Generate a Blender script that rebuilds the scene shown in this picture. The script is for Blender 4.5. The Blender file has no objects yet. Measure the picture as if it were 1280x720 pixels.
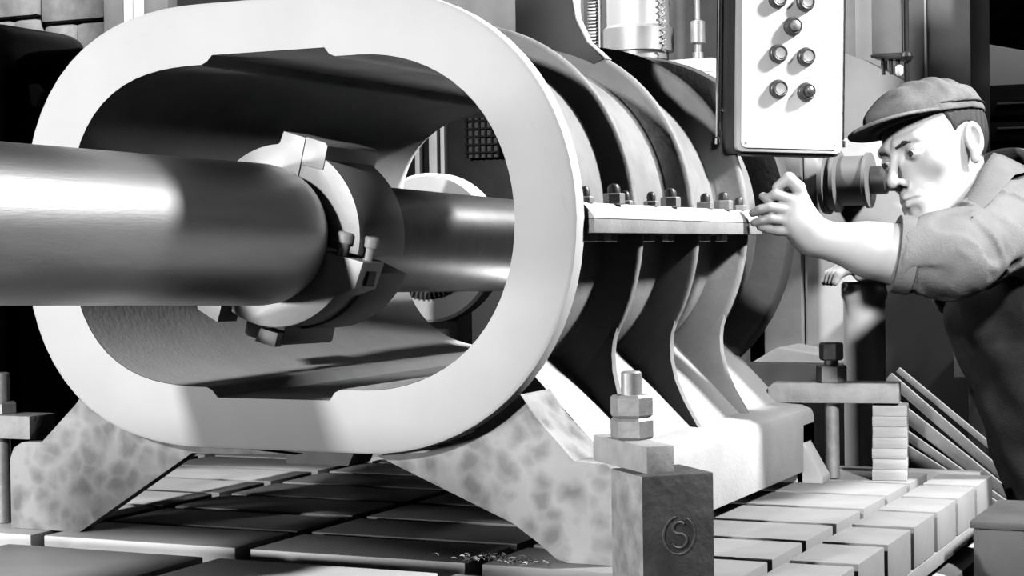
import bpy, bmesh, math, random
import numpy as np
from mathutils import Vector, Matrix
random.seed(7)
rng = np.random.default_rng(7)
PI = math.pi
SC = bpy.context.scene
COL = SC.collection

# ---------------------------------------------------------------- camera, world, lights, exposure
cam_data = bpy.data.cameras.new('camera')
cam_data.sensor_width = 36.0
cam_data.lens = 64.07
cam_data.clip_end = 60
cam = bpy.data.objects.new('camera', cam_data)
COL.objects.link(cam)
cam.matrix_world = Matrix(((0.90903758, 0.00438972, 0.41669103, 1.28255817),
                           (0.41648014, 0.02393564, -0.90882967, -2.10839995),
                           (-0.01396327, 0.99970386, 0.01993017, -0.03045246),
                           (0, 0, 0, 1)))
SC.camera = cam

world = bpy.data.worlds.new('world')
SC.world = world
world.use_nodes = True
world.node_tree.nodes['Background'].inputs[0].default_value = (1, 1, 1, 1)
world.node_tree.nodes['Background'].inputs[1].default_value = 0.012


def lamp(name, kind, loc, target, energy, size=0.2, spot=None, blend=0.3):
    d = bpy.data.lights.new(name, kind)
    d.energy = energy
    if kind == 'AREA':
        d.shape = 'DISK'
        d.size = size
    else:
        d.shadow_soft_size = size
    if spot:
        d.spot_size = math.radians(spot)
        d.spot_blend = blend
    o = bpy.data.objects.new(name, d)
    COL.objects.link(o)
    o.location = loc
    o.rotation_euler = (Vector(target) - Vector(loc)).to_track_quat('-Z', 'Y').to_euler()
    return o


# key flood lamp in front, a little left of the bar
lamp('flood_lamp', 'SPOT', (-0.72, -5.3, 1.80), (-0.03, 0.2, -0.02), 1480, 0.13, 30, 0.5)
# second flood lamp low on the left
lamp('side_flood_lamp', 'SPOT', (-3.3, -3.6, -0.20), (-0.03, 0.0, 0.0), 560, 0.25, 26, 0.6)
# work lamp high on the right
lamp('work_lamp', 'SPOT', (2.2, 1.12, 1.6), (0.40, 0.5, -0.1), 800, 0.13, 70, 0.4)
# narrow fill spot added right of the camera to brighten the workman and the table end
lamp('fill_spot', 'SPOT', (2.0, -1.2, 1.3), (0.665, 0.92, -0.20), 660, 0.10, 20, 0.8)
# fill lamps added behind the casing to brighten the bore
lamp('bore_fill', 'SPOT', (0.5, 2.25, 0.92), (-0.32, 0.82, -0.17), 170, 0.06, 26, 0.6)
lamp('bore_fill', 'SPOT', (-0.05, 1.50, -0.34), (-0.26, 0.72, 0.20), 9, 0.05, 50, 0.8)
# fill lamp added to brighten the table strip left of the casing
lamp('strip_fill', 'SPOT', (-0.42, 0.55, 1.9), (-0.53, 0.50, -0.43), 360, 0.03, 17, 0.4)
# added fill lamps that brighten the machines and panels behind
lamp('backdrop_fill', 'SPOT', (-1.2, 1.0, 2.0), (-0.1, 1.8, 0.40), 480, 0.15, 50, 0.6)
lamp('backdrop_fill', 'SPOT', (-1.6, 1.9, 2.4), (-3.3, 4.0, 0.9), 900, 0.25, 60, 0.6)
lamp('backdrop_fill', 'SPOT', (-1.2, 2.4, 2.2), (-1.35, 3.8, 0.75), 130, 0.2, 50, 0.6)
lamp('backdrop_fill', 'SPOT', (1.3, 2.1, 2.3), (0.55, 3.05, 0.45), 70, 0.15, 40, 0.6)
lamp('backdrop_fill', 'SPOT', (1.5, 1.0, 2.4), (0.40, 2.1, 0.2), 30, 0.15, 50, 0.6)

vs = SC.view_settings
vs.view_transform = 'Standard'
vs.look = 'None'
vs.gamma = 1
vs.use_curve_mapping = False
vs.exposure = 0.0
SC.cycles.diffuse_bounces = 0


# ---------------------------------------------------------------- materials
def mat(name, v, rough=0.5, metal=0.0, var=0.0, scale=12.0, bump=0.0, bscale=80.0, spec=0.5, stretch=None, sheen=0.0):
    m = bpy.data.materials.new(name)
    m.use_nodes = True
    nt = m.node_tree
    b = nt.nodes['Principled BSDF']
    b.inputs['Base Color'].default_value = (v, v, v, 1)
    b.inputs['Roughness'].default_value = rough
    b.inputs['Metallic'].default_value = metal
    b.inputs['Specular IOR Level'].default_value = spec
    tc = nt.nodes.new('ShaderNodeTexCoord')
    src = tc.outputs['Object']
    if stretch:
        mp = nt.nodes.new('ShaderNodeMapping')
        mp.inputs['Scale'].default_value = stretch
        nt.links.new(src, mp.inputs[0])
        src = mp.outputs[0]
    if var > 0:
        n = nt.nodes.new('ShaderNodeTexNoise')
        n.inputs['Scale'].default_value = scale
        n.inputs['Detail'].default_value = 6
        n.inputs['Roughness'].default_value = 0.6
        nt.links.new(src, n.inputs['Vector'])
        r = nt.nodes.new('ShaderNodeMapRange')
        r.inputs['From Min'].default_value = 0.3
        r.inputs['From Max'].default_value = 0.7
        r.inputs['To Min'].default_value = max(0.0, v * (1 - var))
        r.inputs['To Max'].default_value = min(0.95, v * (1 + var))
        nt.links.new(n.outputs['Fac'], r.inputs['Value'])
        nt.links.new(r.outputs[0], b.inputs['Base Color'])
    if bump > 0:
        n2 = nt.nodes.new('ShaderNodeTexNoise')
        n2.inputs['Scale'].default_value = bscale
        n2.inputs['Detail'].default_value = 4
        nt.links.new(src, n2.inputs['Vector'])
        bp = nt.nodes.new('ShaderNodeBump')
        bp.inputs['Strength'].default_value = bump
        bp.inputs['Distance'].default_value = 0.004
        nt.links.new(n2.outputs['Fac'], bp.inputs['Height'])
        nt.links.new(bp.outputs[0], b.inputs['Normal'])
    return m


M = {}
M['face'] = mat('machined_face', 0.52, 0.55, 0, 0.04, 9, 0.04, 120, 0.3)
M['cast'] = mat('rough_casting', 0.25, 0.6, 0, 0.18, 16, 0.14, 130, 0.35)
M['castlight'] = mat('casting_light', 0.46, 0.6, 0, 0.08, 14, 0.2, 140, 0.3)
M['cast_shaded'] = mat('shaded_casting', 0.085, 0.6, 0, 0.2, 16, 0.14, 130, 0.3)  # casting darkened in colour for the shade on end flange and rear foot
M['boxgrey'] = mat('box_grey', 0.06, 0.55, 0, 0.25, 8, 0.1, 60)
M['bore'] = mat('bore_wall', 0.85, 0.6, 0, 0.10, 10, 0.12, 120, 0.3)
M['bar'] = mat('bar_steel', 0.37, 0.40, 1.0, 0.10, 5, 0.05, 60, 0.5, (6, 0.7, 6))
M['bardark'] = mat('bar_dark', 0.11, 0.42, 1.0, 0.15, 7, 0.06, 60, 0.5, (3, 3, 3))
M['head'] = mat('head_steel', 0.46, 0.42, 0.15, 0.06, 14, 0.05, 90)
M['tool'] = mat('tool_steel', 0.07, 0.45, 0.5, 0.12, 20, 0.08, 90)
M['steel'] = mat('steel', 0.38, 0.4, 0.5, 0.12, 25, 0.08, 90)
M['nut'] = mat('nut_steel', 0.33, 0.45, 0.5, 0.2, 40, 0.10, 120)
M['darknut'] = mat('dark_nut', 0.07, 0.4, 0.4, 0.2, 40, 0.08, 90)
M['lit_plate'] = mat('lit_table_iron', 0.56, 0.45, 0.0, 0.10, 12, 0.05, 90, 0.5)  # table iron made paler, lamplight on the front blocks put into the colour
M['lit_front_row'] = mat('lit_front_row', 0.80, 0.4, 0.0, 0.06, 12, 0.03, 90, 0.5)  # palest iron, the lit front row of blocks painted bright
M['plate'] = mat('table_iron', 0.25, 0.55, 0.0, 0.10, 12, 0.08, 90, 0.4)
M['clampbar'] = mat('clamp_bar', 0.30, 0.6, 0.0, 0.22, 24, 0.25, 90)
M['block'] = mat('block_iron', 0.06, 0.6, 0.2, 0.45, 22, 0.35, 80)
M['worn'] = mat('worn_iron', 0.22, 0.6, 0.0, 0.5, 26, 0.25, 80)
M['wood'] = mat('packing_wood', 0.42, 0.7, 0, 0.16, 6, 0.15, 60, 0.3, (2, 2, 18))
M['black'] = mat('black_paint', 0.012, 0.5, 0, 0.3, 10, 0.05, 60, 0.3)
M['dark'] = mat('dark_machine', 0.05, 0.5, 0, 0.35, 7, 0.1, 60, 0.35)
M['mid'] = mat('grey_machine', 0.14, 0.5, 0, 0.25, 6, 0.1, 60)
M['light'] = mat('light_machine', 0.60, 0.5, 0, 0.15, 6, 0.05, 60)
M['white'] = mat('white_panel', 0.64, 0.45, 0, 0.015, 6, 0, 60, 0.3)
M['chrome'] = mat('chrome', 0.75, 0.18, 1.0)
M['spindle'] = mat('spindle_steel', 0.75, 0.35, 0.6)
M['button'] = mat('button_grey', 0.30, 0.4, 0.2, 0.2, 60)
M['bdark'] = mat('button_collar', 0.10, 0.35, 0.5)
M['stone'] = mat('stone', 0.30, 0.8, 0, 0.40, 7, 0.5, 25)
M['floor'] = mat('floor_dark', 0.05, 0.7, 0, 0.3, 3, 0.2, 20)
M['wall'] = mat('wall_dark', 0.045, 0.8, 0, 0.3, 2, 0.2, 15)
M['skin'] = mat('skin', 0.295, 0.5, 0, 0.05, 30, 0.05, 220, 0.35)
M['lip'] = mat('lip', 0.22, 0.5)
M['shirt'] = mat('shirt_cloth', 0.115, 0.85, 0, 0.15, 14, 0.25, 260, 0.15)
M['overall'] = mat('overall_cloth', 0.016, 0.85, 0, 0.5, 18, 0.3, 240, 0.15)
M['cap'] = mat('cap_cloth', 0.12, 0.85, 0, 0.35, 22, 0.3, 260, 0.15)
M['hair'] = mat('hair', 0.018, 0.6, 0, 0.4, 60, 0.5, 160, 0.3, (6, 6, 2))
M['eyew'] = mat('eye_white', 0.6, 0.25)
M['iris'] = mat('iris', 0.02, 0.15)
M['boot'] = mat('boot_leather', 0.03, 0.5)


def frosted():
    # scraped foot: grey cells with pale veins between them
    m = bpy.data.materials.new('frosted_paint')
    m.use_nodes = True
    nt = m.node_tree
    b = nt.nodes['Principled BSDF']
    b.inputs['Roughness'].default_value = 0.6
    b.inputs['Specular IOR Level'].default_value = 0.3
    tc = nt.nodes.new('ShaderNodeTexCoord')
    nz = nt.nodes.new('ShaderNodeTexNoise')
    nz.inputs['Scale'].default_value = 22
    nz.inputs['Detail'].default_value = 3
    nt.links.new(tc.outputs['Object'], nz.inputs['Vector'])
    mx = nt.nodes.new('ShaderNodeVectorMath')
    mx.operation = 'MULTIPLY_ADD'
    mx.inputs[1].default_value = (0.05, 0.05, 0.05)
    nt.links.new(nz.outputs['Color'], mx.inputs[0])
    nt.links.new(tc.outputs['Object'], mx.inputs[2])
    vo = nt.nodes.new('ShaderNodeTexVoronoi')
    vo.feature = 'SMOOTH_F1'
    vo.inputs['Scale'].default_value = 34
    vo.inputs['Smoothness'].default_value = 0.25
    nt.links.new(mx.outputs[0], vo.inputs['Vector'])
    r = nt.nodes.new('ShaderNodeMapRange')
    r.inputs['From Min'].default_value = 0.25
    r.inputs['From Max'].default_value = 0.75
    r.inputs['To Min'].default_value = 0.17
    r.inputs['To Max'].default_value = 0.34
    nt.links.new(vo.outputs['Distance'], r.inputs['Value'])
    n2 = nt.nodes.new('ShaderNodeTexNoise')
    n2.inputs['Scale'].default_value = 9
    n2.inputs['Detail'].default_value = 5
    nt.links.new(tc.outputs['Object'], n2.inputs['Vector'])
    mu = nt.nodes.new('ShaderNodeMath')
    mu.operation = 'MULTIPLY_ADD'
    mu.inputs[1].default_value = 0.30
    mu.inputs[2].default_value = -0.13
    nt.links.new(n2.outputs['Fac'], mu.inputs[0])
    ad = nt.nodes.new('ShaderNodeMath')
    nt.links.new(mu.outputs[0], ad.inputs[0])
    nt.links.new(r.outputs[0], ad.inputs[1])
    nt.links.new(ad.outputs[0], b.inputs['Base Color'])
    return m


M['frost'] = frosted()


# ---------------------------------------------------------------- mesh helpers
def link_mesh(name, verts, faces, material, parent=None, angle=35.0, smooth=True):
    me = bpy.data.meshes.new(name)
    me.from_pydata([tuple(v) for v in verts], [], [tuple(f) for f in faces])
    me.validate()
    finish(me, material, angle, smooth)
    o = bpy.data.objects.new(name, me)
    COL.objects.link(o)
    if parent:
        o.parent = parent
    return o


def finish(me, material, angle, smooth=True):
    if material:
        me.materials.append(material)
    if smooth:
        me.polygons.foreach_set('use_smooth', [True] * len(me.polygons))
        me.set_sharp_from_angle(angle=math.radians(angle))
    me.update()


class MB:
    """collects shapes and links them as one mesh object"""

    def __init__(self, org=(0, 0, 0)):
        self.bm = bmesh.new()
        self.org = Vector(org)

    def _add(self, verts, faces, mtx=None):
        vs_ = [self.bm.verts.new((mtx @ Vector(v)) if mtx else Vector(v)) for v in verts]
        for f in faces:
            try:
                self.bm.faces.new([vs_[i] for i in f])
            except ValueError:
                pass
        return vs_

    def box(self, c, s, bevel=0.0, rot=None, seg=2):
        t = bmesh.new()
        bmesh.ops.create_cube(t, size=1)
        for v in t.verts:
            v.co = Vector((v.co.x * s[0], v.co.y * s[1], v.co.z * s[2]))
        if bevel > 0:
            bmesh.ops.bevel(t, geom=list(t.edges), offset=bevel, segments=seg, profile=0.6, affect='EDGES')
        mt = Matrix.Translation(c) @ (rot.to_4x4() if rot else Matrix())
        self.merge(t, mt)
        return self

    def span(self, x0, x1, y0, y1, z0, z1, bevel=0.0):
        return self.box(((x0 + x1) / 2, (y0 + y1) / 2, (z0 + z1) / 2), (abs(x1 - x0), abs(y1 - y0), abs(z1 - z0)), bevel)

    def merge(self, t, mt=None):
        t.verts.index_update()
        vs_ = [self.bm.verts.new(mt @ v.co if mt else v.co) for v in t.verts]
        for f in t.faces:
            try:
                self.bm.faces.new([vs_[v.index] for v in f.verts])
            except ValueError:
                pass
        t.free()

    def lathe(self, prof, p0, p1, n=32, cap=True, phase=0.0):
        """prof: list of (t along p0->p1 in metres, radius)"""
        p0, p1 = Vector(p0), Vector(p1)
        ax = (p1 - p0).normalized()
        a = ax.orthogonal().normalized()
        if abs(ax.z) > 0.9:
            a = Vector((1, 0, 0))
            a = (a - ax * a.dot(ax)).normalized()
        b = ax.cross(a)
        vs_, fs = [], []
        for t, r in prof:
            for k in range(n):
                th = 2 * PI * k / n + phase
                vs_.append(p0 + ax * t + (a * math.cos(th) + b * math.sin(th)) * r)
        for i in range(len(prof) - 1):
            for k in range(n):
                k2 = (k + 1) % n
                fs.append((i * n + k, i * n + k2, (i + 1) * n + k2, (i + 1) * n + k))
        if cap:
            fs.append(tuple(reversed(range(n))))
            m_ = (len(prof) - 1) * n
            fs.append(tuple(range(m_, m_ + n)))
        self._add(vs_, fs)
        return self

    def cyl(self, p0, p1, r, n=24, ch=0.0, phase=0.0):
        L = (Vector(p1) - Vector(p0)).length
        if ch > 0:
            pr = [(0, r - ch), (ch, r), (L - ch, r), (L, r - ch)]
        else:
            pr = [(0, r), (L, r)]
        return self.lathe(pr, p0, p1, n, True, phase)

    def prism(self, poly, axis, a0, a1, bevel=0.0):
        """poly of 2d points; axis 'y': points are (x,z), 'x': (y,z), 'z': (x,y)"""
        def P(p, a):
            return {'y': (p[0], a, p[1]), 'x': (a, p[0], p[1]), 'z': (p[0], p[1], a)}[axis]
        t = bmesh.new()
        n = len(poly)
        A = [t.verts.new(P(p, a0)) for p in poly]
        B = [t.verts.new(P(p, a1)) for p in poly]
        t.faces.new(A)
        t.faces.new(B)
        for i in range(n):
            t.faces.new((A[i], A[(i + 1) % n], B[(i + 1) % n], B[i]))
        bmesh.ops.recalc_face_normals(t, faces=list(t.faces))
        if bevel > 0:
            es = [e for e in t.edges if abs(e.calc_face_angle(0)) > 0.5]
            bmesh.ops.bevel(t, geom=es, offset=bevel, segments=2, profile=0.6, affect='EDGES')
        self.merge(t)
        return self

    def tube(self, pts, r, n=10):
        pts = [Vector(p) for p in pts]
        vs_, fs = [], []
        up = None
        for i, p in enumerate(pts):
            d = (pts[min(i + 1, len(pts) - 1)] - pts[max(i - 1, 0)]).normalized()
            if up is None:
                up = d.orthogonal().normalized()
            up = (up - d * up.dot(d)).normalized()
            b = d.cross(up)
            rr = r[i] if isinstance(r, (list, tuple)) else r
            for k in range(n):
                th = 2 * PI * k / n
                vs_.append(p + (up * math.cos(th) + b * math.sin(th)) * rr)
        for i in range(len(pts) - 1):
            for k in range(n):
                k2 = (k + 1) % n
                fs.append((i * n + k, i * n + k2, (i + 1) * n + k2, (i + 1) * n + k))
        fs.append(tuple(reversed(range(n))))
        fs.append(tuple(range(len(vs_) - n, len(vs_))))
        self._add(vs_, fs)
        return self

    def loops(self, L, closed=False):
        """quads between equal-length closed loops of points"""
        n = len(L[0])
        vs_, fs = [], []
        for l in L:
            vs_ += list(l)
        m_ = len(L)
        for i in range(m_ if closed else m_ - 1):
            i2 = (i + 1) % m_
            for k in range(n):
                k2 = (k + 1) % n
                fs.append((i * n + k, i * n + k2, i2 * n + k2, i2 * n + k))
        self._add(vs_, fs)
        return self

    def build(self, name, material, parent=None, angle=35.0, recalc=True):
        if recalc:
            bmesh.ops.recalc_face_normals(self.bm, faces=list(self.bm.faces))
        for v in self.bm.verts:
            v.co -= self.org
        me = bpy.data.meshes.new(name)
        self.bm.to_mesh(me)
        self.bm.free()
        finish(me, material, angle)
        o = bpy.data.objects.new(name, me)
        COL.objects.link(o)
        if parent:
            o.parent = parent
        return o


def tag(o, label=None, cat=None, group=None, kind=None):
    if label:
        o['label'] = label
    if cat:
        o['category'] = cat
    if group:
        o['group'] = group
    if kind:
        o['kind'] = kind
    return o


def thing(name, label, cat, loc=(0, 0, 0), rz=0.0, group=None):
    o = bpy.data.objects.new(name, None)
    o.empty_display_size = 0.05
    COL.objects.link(o)
    o.location = loc
    o.rotation_euler = (0, 0, rz)
    return tag(o, label, cat, group)


def copy_tree(o, parent=None):
    c = o.copy()
    COL.objects.link(c)
    if parent:
        c.parent = parent
    for ch in list(o.children):
        copy_tree(ch, c)
    return c


def hexprism(mb, c, af, h, ch=0.003, phase=0.0):
    """hexagonal nut, across corners radius af, standing on c"""
    mb.lathe([(0, af - ch), (ch, af), (h - ch, af), (h, af - ch)], c, Vector(c) + Vector((0, 0, h)), 6, True, phase)
    return mb


# ---------------------------------------------------------------- structure: floor and walls
FL = -1.30
o = MB().span(-4.6, 4.2, -6.2, 5.6, FL - 0.1, FL).build('floor', M['floor'])
tag(o, kind='structure')
o = MB().span(-4.6, 4.2, 5.5, 5.7, FL, 3.6).build('wall_back', M['wall'])
tag(o, kind='structure')
o = MB().span(-4.7, -4.5, -6.2, 5.6, FL, 3.6).build('wall_left', M['wall'])
tag(o, kind='structure')

# ---------------------------------------------------------------- machine table with T-slots
TOP = -0.43
table = thing('machine_table', 'long iron machine table cut by crossing slots into rows of blocks', 'table', (0, 0.4, FL))
TO = (0, 0.4, FL)
YEND = 1.12
pitch = 0.162
gx = [-1.35, -1.165, -0.80, -0.44, -0.09, 0.26, 0.617]        # slots running along the bar
rows = [0.142 + pitch * k for k in range(-4, 7)]
SLOT = 0.021
block_mesh = {}
cols = [(-1.165 + 0.012, -0.80 - 0.012), (-0.80 + 0.012, -0.44 - 0.012), (-0.44 + 0.012, -0.09 - 0.012),
        (-0.09 + 0.012, 0.26 - 0.012), (0.26 + 0.012, 0.609), (0.631, 0.721)]
edges = [-0.50] + rows + [YEND]
edges = [e for e in edges if e <= YEND and abs(e + 0.182) > 0.01]
BH = 0.042
for ci, (x0, x1) in enumerate(cols):
    for i in range(len(edges) - 1):
        y0 = edges[i] + SLOT / 2
        y1 = edges[i + 1] - SLOT / 2
        if abs(edges[i + 1] + 0.02) < 0.01:
            y1 -= 0.055                                    # wide open channel before the front row
        if y1 - y0 < 0.03:
            continue
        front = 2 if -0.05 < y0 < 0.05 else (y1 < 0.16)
        key = (ci, round(y1 - y0, 3), front)
        if key not in block_mesh:
            t = MB()
            if ci == 5:
                t.box((0, 0, -0.030), (x1 - x0, y1 - y0, 0.060), 0.0018)
            else:
                t.box((0, 0, -BH / 2), (x1 - x0, y1 - y0, BH), 0.0022)
            ob = t.build('table_block', M['plate' if not front or ci > 3 else 'lit_front_row' if front == 2 else 'lit_plate'], table)
            block_mesh[key] = ob
        else:
            ob = block_mesh[key].copy()
            COL.objects.link(ob)
        ob.location = ((x0 + x1) / 2, (y0 + y1) / 2 - 0.4, TOP - FL + random.uniform(-0.0006, 0.0))
# bed under the blocks: wider undercut at the foot of each slot, solid lip, ledge and pedestal
b = MB(TO)
b.span(-1.153, 0.66, -0.49, YEND, TOP - 0.16, TOP - 0.062)
for ci, (x0, x1) in enumerate(cols):
    for i in range(len(edges) - 1):
        y0, y1 = edges[i] + 0.012, edges[i + 1] - 0.012
        if y1 - y0 > 0.02:
            b.span(x0 + 0.006, x1 - 0.004, y0, y1, TOP - 0.063, TOP - 0.038)
b.build('table_bed', M['plate'], table)
MB(TO).span(0.60, 0.7215, -0.49, YEND, TOP - 0.084, TOP - 0.061, 0.002).build('side_lip', M['plate'], table)
MB(TO).span(0.50, 0.70, -0.49, YEND - 0.02, TOP - 0.30, TOP - 0.085, 0.003).build('side_wall', M['dark'], table)
MB(TO).prism([(0.69, TOP - 0.096), (0.738, TOP - 0.106), (0.738, TOP - 0.14), (0.69, TOP - 0.14)], 'y', -0.49, 1.02, 0.002).build('ledge', M['castlight'], table)
MB(TO).span(-1.05, 0.60, -0.4, YEND - 0.1, FL, TOP - 0.16).build('pedestal', M['dark'], table)
MB(TO).span(-1.153, 0.70, YEND - 0.012, YEND + 0.012, TOP - 0.11, TOP + 0.004, 0.002).build('end_rail', M['plate'], table)

# ---------------------------------------------------------------- the big casing
CX, CZ, HS = -0.029, 0.0105, 0.128


def stad(r, notch=0.0, n=34, low=None):
    """oval outline, both long sides flat; notch deepens the middle of the flats"""
    pts = []
    for k in range(n + 1):
        a = -PI / 2 + PI * k / n
        rr = (r if low is None or a > 0.02 else low) + 0.004 * math.sin(2 * a) ** 2
        pts.append((CX + HS + rr * math.cos(a), CZ + rr * math.sin(a)))
    e = notch
    for x, d in ((0.062, 0), (0.053, 0.3), (0.046, 1), (-0.132, 1), (-0.141, 0.3), (-0.150, 0)):
        pts.append((x, CZ + r + e * d))
    for k in range(n + 1):
        a = PI / 2 + PI * k / n
        rr = r + 0.017 * math.sin(2 * a) ** 2
        pts.append((CX - HS + rr * math.cos(a), CZ + rr * math.sin(a)))
    for x, d in ((-0.150, 0), (-0.141, 0.3), (-0.132, 1), (0.046, 1), (0.053, 0.3), (0.062, 0)):
        pts.append((x, CZ - r - e * d * 1.15))
    return pts


def at_y(pts, y):
    return [(p[0], y, p[1]) for p in pts]


casing = thing('cast_casing', 'huge oval cast casing with ribbed sides and pale machined face on the table', 'casing', (CX, 0.5, TOP))
CO = (CX, 0.5, TOP)
RI, RO, RB, RR = 0.222, 0.307, 0.252, 0.300
NT = 0.0125
b = MB(CO)
b.loops([at_y(stad(RI, NT), 0.0), at_y(stad(RO - 0.006), 0.0), at_y(stad(RO - 0.001), 0.003), at_y(stad(RO), 0.009), at_y(stad(RO), 0.026),
         at_y(stad(RO - 0.006), 0.032), at_y(stad(RB), 0.040), at_y(stad(RI, NT), 0.040)], True)
b.build('front_flange', M['face'], casing, 40)
b = MB(CO)
b.loops([at_y(stad(RI, NT), 0.039), at_y(stad(RB), 0.039), at_y(stad(RB), 0.955), at_y(stad(RI, NT), 0.955)], True)
b.build('barrel', M['cast'], casing, 40)
b = MB(CO)
b.loops([at_y(stad(RI - 0.0006, NT), 0.0015), at_y(stad(RI - 0.0006, NT), 0.999)])
b.build('bore_lining', M['bore'], casing, 40, False)
b = MB(CO)
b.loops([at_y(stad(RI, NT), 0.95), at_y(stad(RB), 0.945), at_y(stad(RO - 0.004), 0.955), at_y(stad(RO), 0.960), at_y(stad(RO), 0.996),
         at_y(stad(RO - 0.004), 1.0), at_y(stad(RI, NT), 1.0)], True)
b.build('end_flange', M['cast_shaded'], casing, 40)
for y, th, RR in ((0.256, 0.017, 0.291), (0.496, 0.017, 0.293), (0.737, 0.019, 0.302)):
    b = MB(CO)
    h = th / 2
    b.loops([at_y(stad(RB - 0.004), y - h - 0.016), at_y(stad(RB + 0.006), y - h - 0.005), at_y(stad(RR - 0.008, low=0.3005 - 0.008), y - h), at_y(stad(RR - 0.002, low=0.3005 - 0.002), y - h + 0.002),
             at_y(stad(RR, low=0.3005), y - h + 0.005), at_y(stad(RR, low=0.3005), y + h - 0.005), at_y(stad(RR - 0.002, low=0.3005 - 0.002), y + h - 0.002), at_y(stad(RR - 0.008, low=0.3005 - 0.008), y + h),
             at_y(stad(RB + 0.006), y + h + 0.005), at_y(stad(RB - 0.004), y + h + 0.016)], True)
    b.build('rib', M['cast'], casing, 45)
    b = MB(CO)
    b.prism([(0.30, -0.12), (0.362, -0.138), (0.3555, -0.157), (0.3535, -0.175), (0.3545, -0.198), (0.361, -0.228), (0.374, -0.258), (0.398, -0.300), (0.30, -0.28)], 'y', y - h, y + h, 0.003)
    b.build('rib_foot', M['cast'], casing, 45)
# split flanges along both sides
for sgn, xo, xi in ((1, 0.418, 0.33), (-1, -0.476, -0.39)):
    b = MB(CO)
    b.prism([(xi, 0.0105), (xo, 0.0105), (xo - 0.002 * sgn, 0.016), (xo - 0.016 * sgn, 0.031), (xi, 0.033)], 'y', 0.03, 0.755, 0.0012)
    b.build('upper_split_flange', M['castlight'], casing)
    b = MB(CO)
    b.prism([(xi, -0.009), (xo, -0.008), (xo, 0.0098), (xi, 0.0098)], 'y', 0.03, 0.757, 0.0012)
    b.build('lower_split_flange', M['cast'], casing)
# flange bolts: a nut with a domed stud end
for x, y, big in ((0.395, 0.055, 0.6), (0.398, 0.150, 1), (0.393, 0.205, 0.45), (0.397, 0.295, 0.5), (0.397, 0.375, 1), (0.394, 0.54, 0.75), (0.397, 0.62, 1), (0.397, 0.70, 0.6)):
    bb = MB((x, y, 0.030))
    hexprism(bb, (x, y, 0.030), 0.0145 * big ** 0.4, 0.015 * big, 0.0015, 0.4)
    nut = bb.build('flange_nut', M['steel'], casing)
    nut.location = (x - CO[0], y - CO[1], 0.030 - CO[2])
    s = MB()
    z0 = 0.0145 * big
    s.lathe([(0, 0.0085 * big ** 0.4), (0.008, 0.0085 * big ** 0.4), (0.012, 0.006 * big ** 0.4), (0.0135, 0.002)], (0, 0, z0), (0, 0, z0 + 0.014), 14)
    s.build('stud_end', M['darknut'], nut)
for y in (0.055, 0.10, 0.15, 0.295, 0.375, 0.54, 0.62):
    b = MB()
    hexprism(b, (0, 0, -0.011), 0.010, 0.011, 0.001)
    nb = b.build('under_nut', M['steel'], casing)
    nb.location = (0.392 - CO[0], y - CO[1], -0.0085 - CO[2])

# feet
FB = TOP
right_foot = [(0.098, -0.302), (0.17, -0.295), (0.25, -0.262), (0.31, -0.215), (0.33, -0.243), (0.384, -0.299), (0.428, -0.302), (0.438, -0.309), (0.442, -0.322), (0.443, FB),
              (0.372, FB), (0.358, FB + 0.004), (0.335, -0.408), (0.297, -0.383)]
left_foot = [(-0.03, -0.305), (-0.2, -0.308), (-0.398, FB), (-0.523, FB), (-0.523, -0.328), (-0.516, -0.311), (-0.50, -0.302), (-0.464, -0.301), (-0.40, -0.243), (-0.37, -0.205),
             (-0.30, -0.26), (-0.22, -0.292)]
b = MB(CO)
b.prism(right_foot, 'y', 0.034, 0.13)
b.build('foot', M['frost'], casing)
b = MB(CO)
b.prism(left_foot, 'y', 0.034, 0.056)
b.build('foot', M['frost'], casing)
b = MB(CO)
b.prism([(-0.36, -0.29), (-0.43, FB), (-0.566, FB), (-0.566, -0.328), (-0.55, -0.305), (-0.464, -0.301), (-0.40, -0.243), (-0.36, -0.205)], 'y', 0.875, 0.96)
b.build('foot', M['cast_shaded'], casing)
# long sloping skirt of the right foot
skirt = [(0.20, -0.185), (0.268, -0.172), (0.29, -0.200), (0.384, -0.297), (0.426, -0.301), (0.438, -0.308), (0.4425, -0.322), (0.4425, -0.411), (0.30, -0.411), (0.22, -0.30)]
b = MB(CO)
b.prism(skirt, 'y', 0.13, 0.972, 0.002)
b.build('skirt', M['castlight'], casing)
b = MB(CO)
b.prism([(0.36, -0.33), (0.4425, -0.33), (0.4425, FB), (0.36, FB)], 'y', 0.90, 0.972, 0.002)
b.build('foot', M['castlight'], casing)
b = MB(CO)
b.prism([(0.43, -0.34), (0.475, FB + 0.012), (0.475, FB), (0.43, FB)], 'y', 0.90, 0.950, 0.002)
b.build('foot_pad', M['castlight'], casing)
# tall web that rises from the second rib; shade put in as black, lit edge as a pale strip
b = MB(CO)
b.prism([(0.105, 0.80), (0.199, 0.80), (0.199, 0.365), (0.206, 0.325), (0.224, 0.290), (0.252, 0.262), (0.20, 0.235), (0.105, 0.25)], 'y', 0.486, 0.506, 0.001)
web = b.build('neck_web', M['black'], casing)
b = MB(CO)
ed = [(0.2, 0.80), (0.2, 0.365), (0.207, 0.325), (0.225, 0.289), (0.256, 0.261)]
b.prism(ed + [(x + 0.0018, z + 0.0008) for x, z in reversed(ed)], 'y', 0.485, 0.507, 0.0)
b.build('lit_web_edge', M['castlight'], web)

# ---------------------------------------------------------------- boring bar and its head
BX = -0.156


def BZ(y):
    return 0.0105 - 0.02 * (y + 0.4)


bar = thing('boring_bar', 'thick polished steel boring bar running through the casing with clamped cutter head', 'bar', (BX, 0.2, BZ(0.2)))
BO = (BX, 0.2, BZ(0.2))
bdir = Vector((0, 1, -0.02)).normalized()


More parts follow.
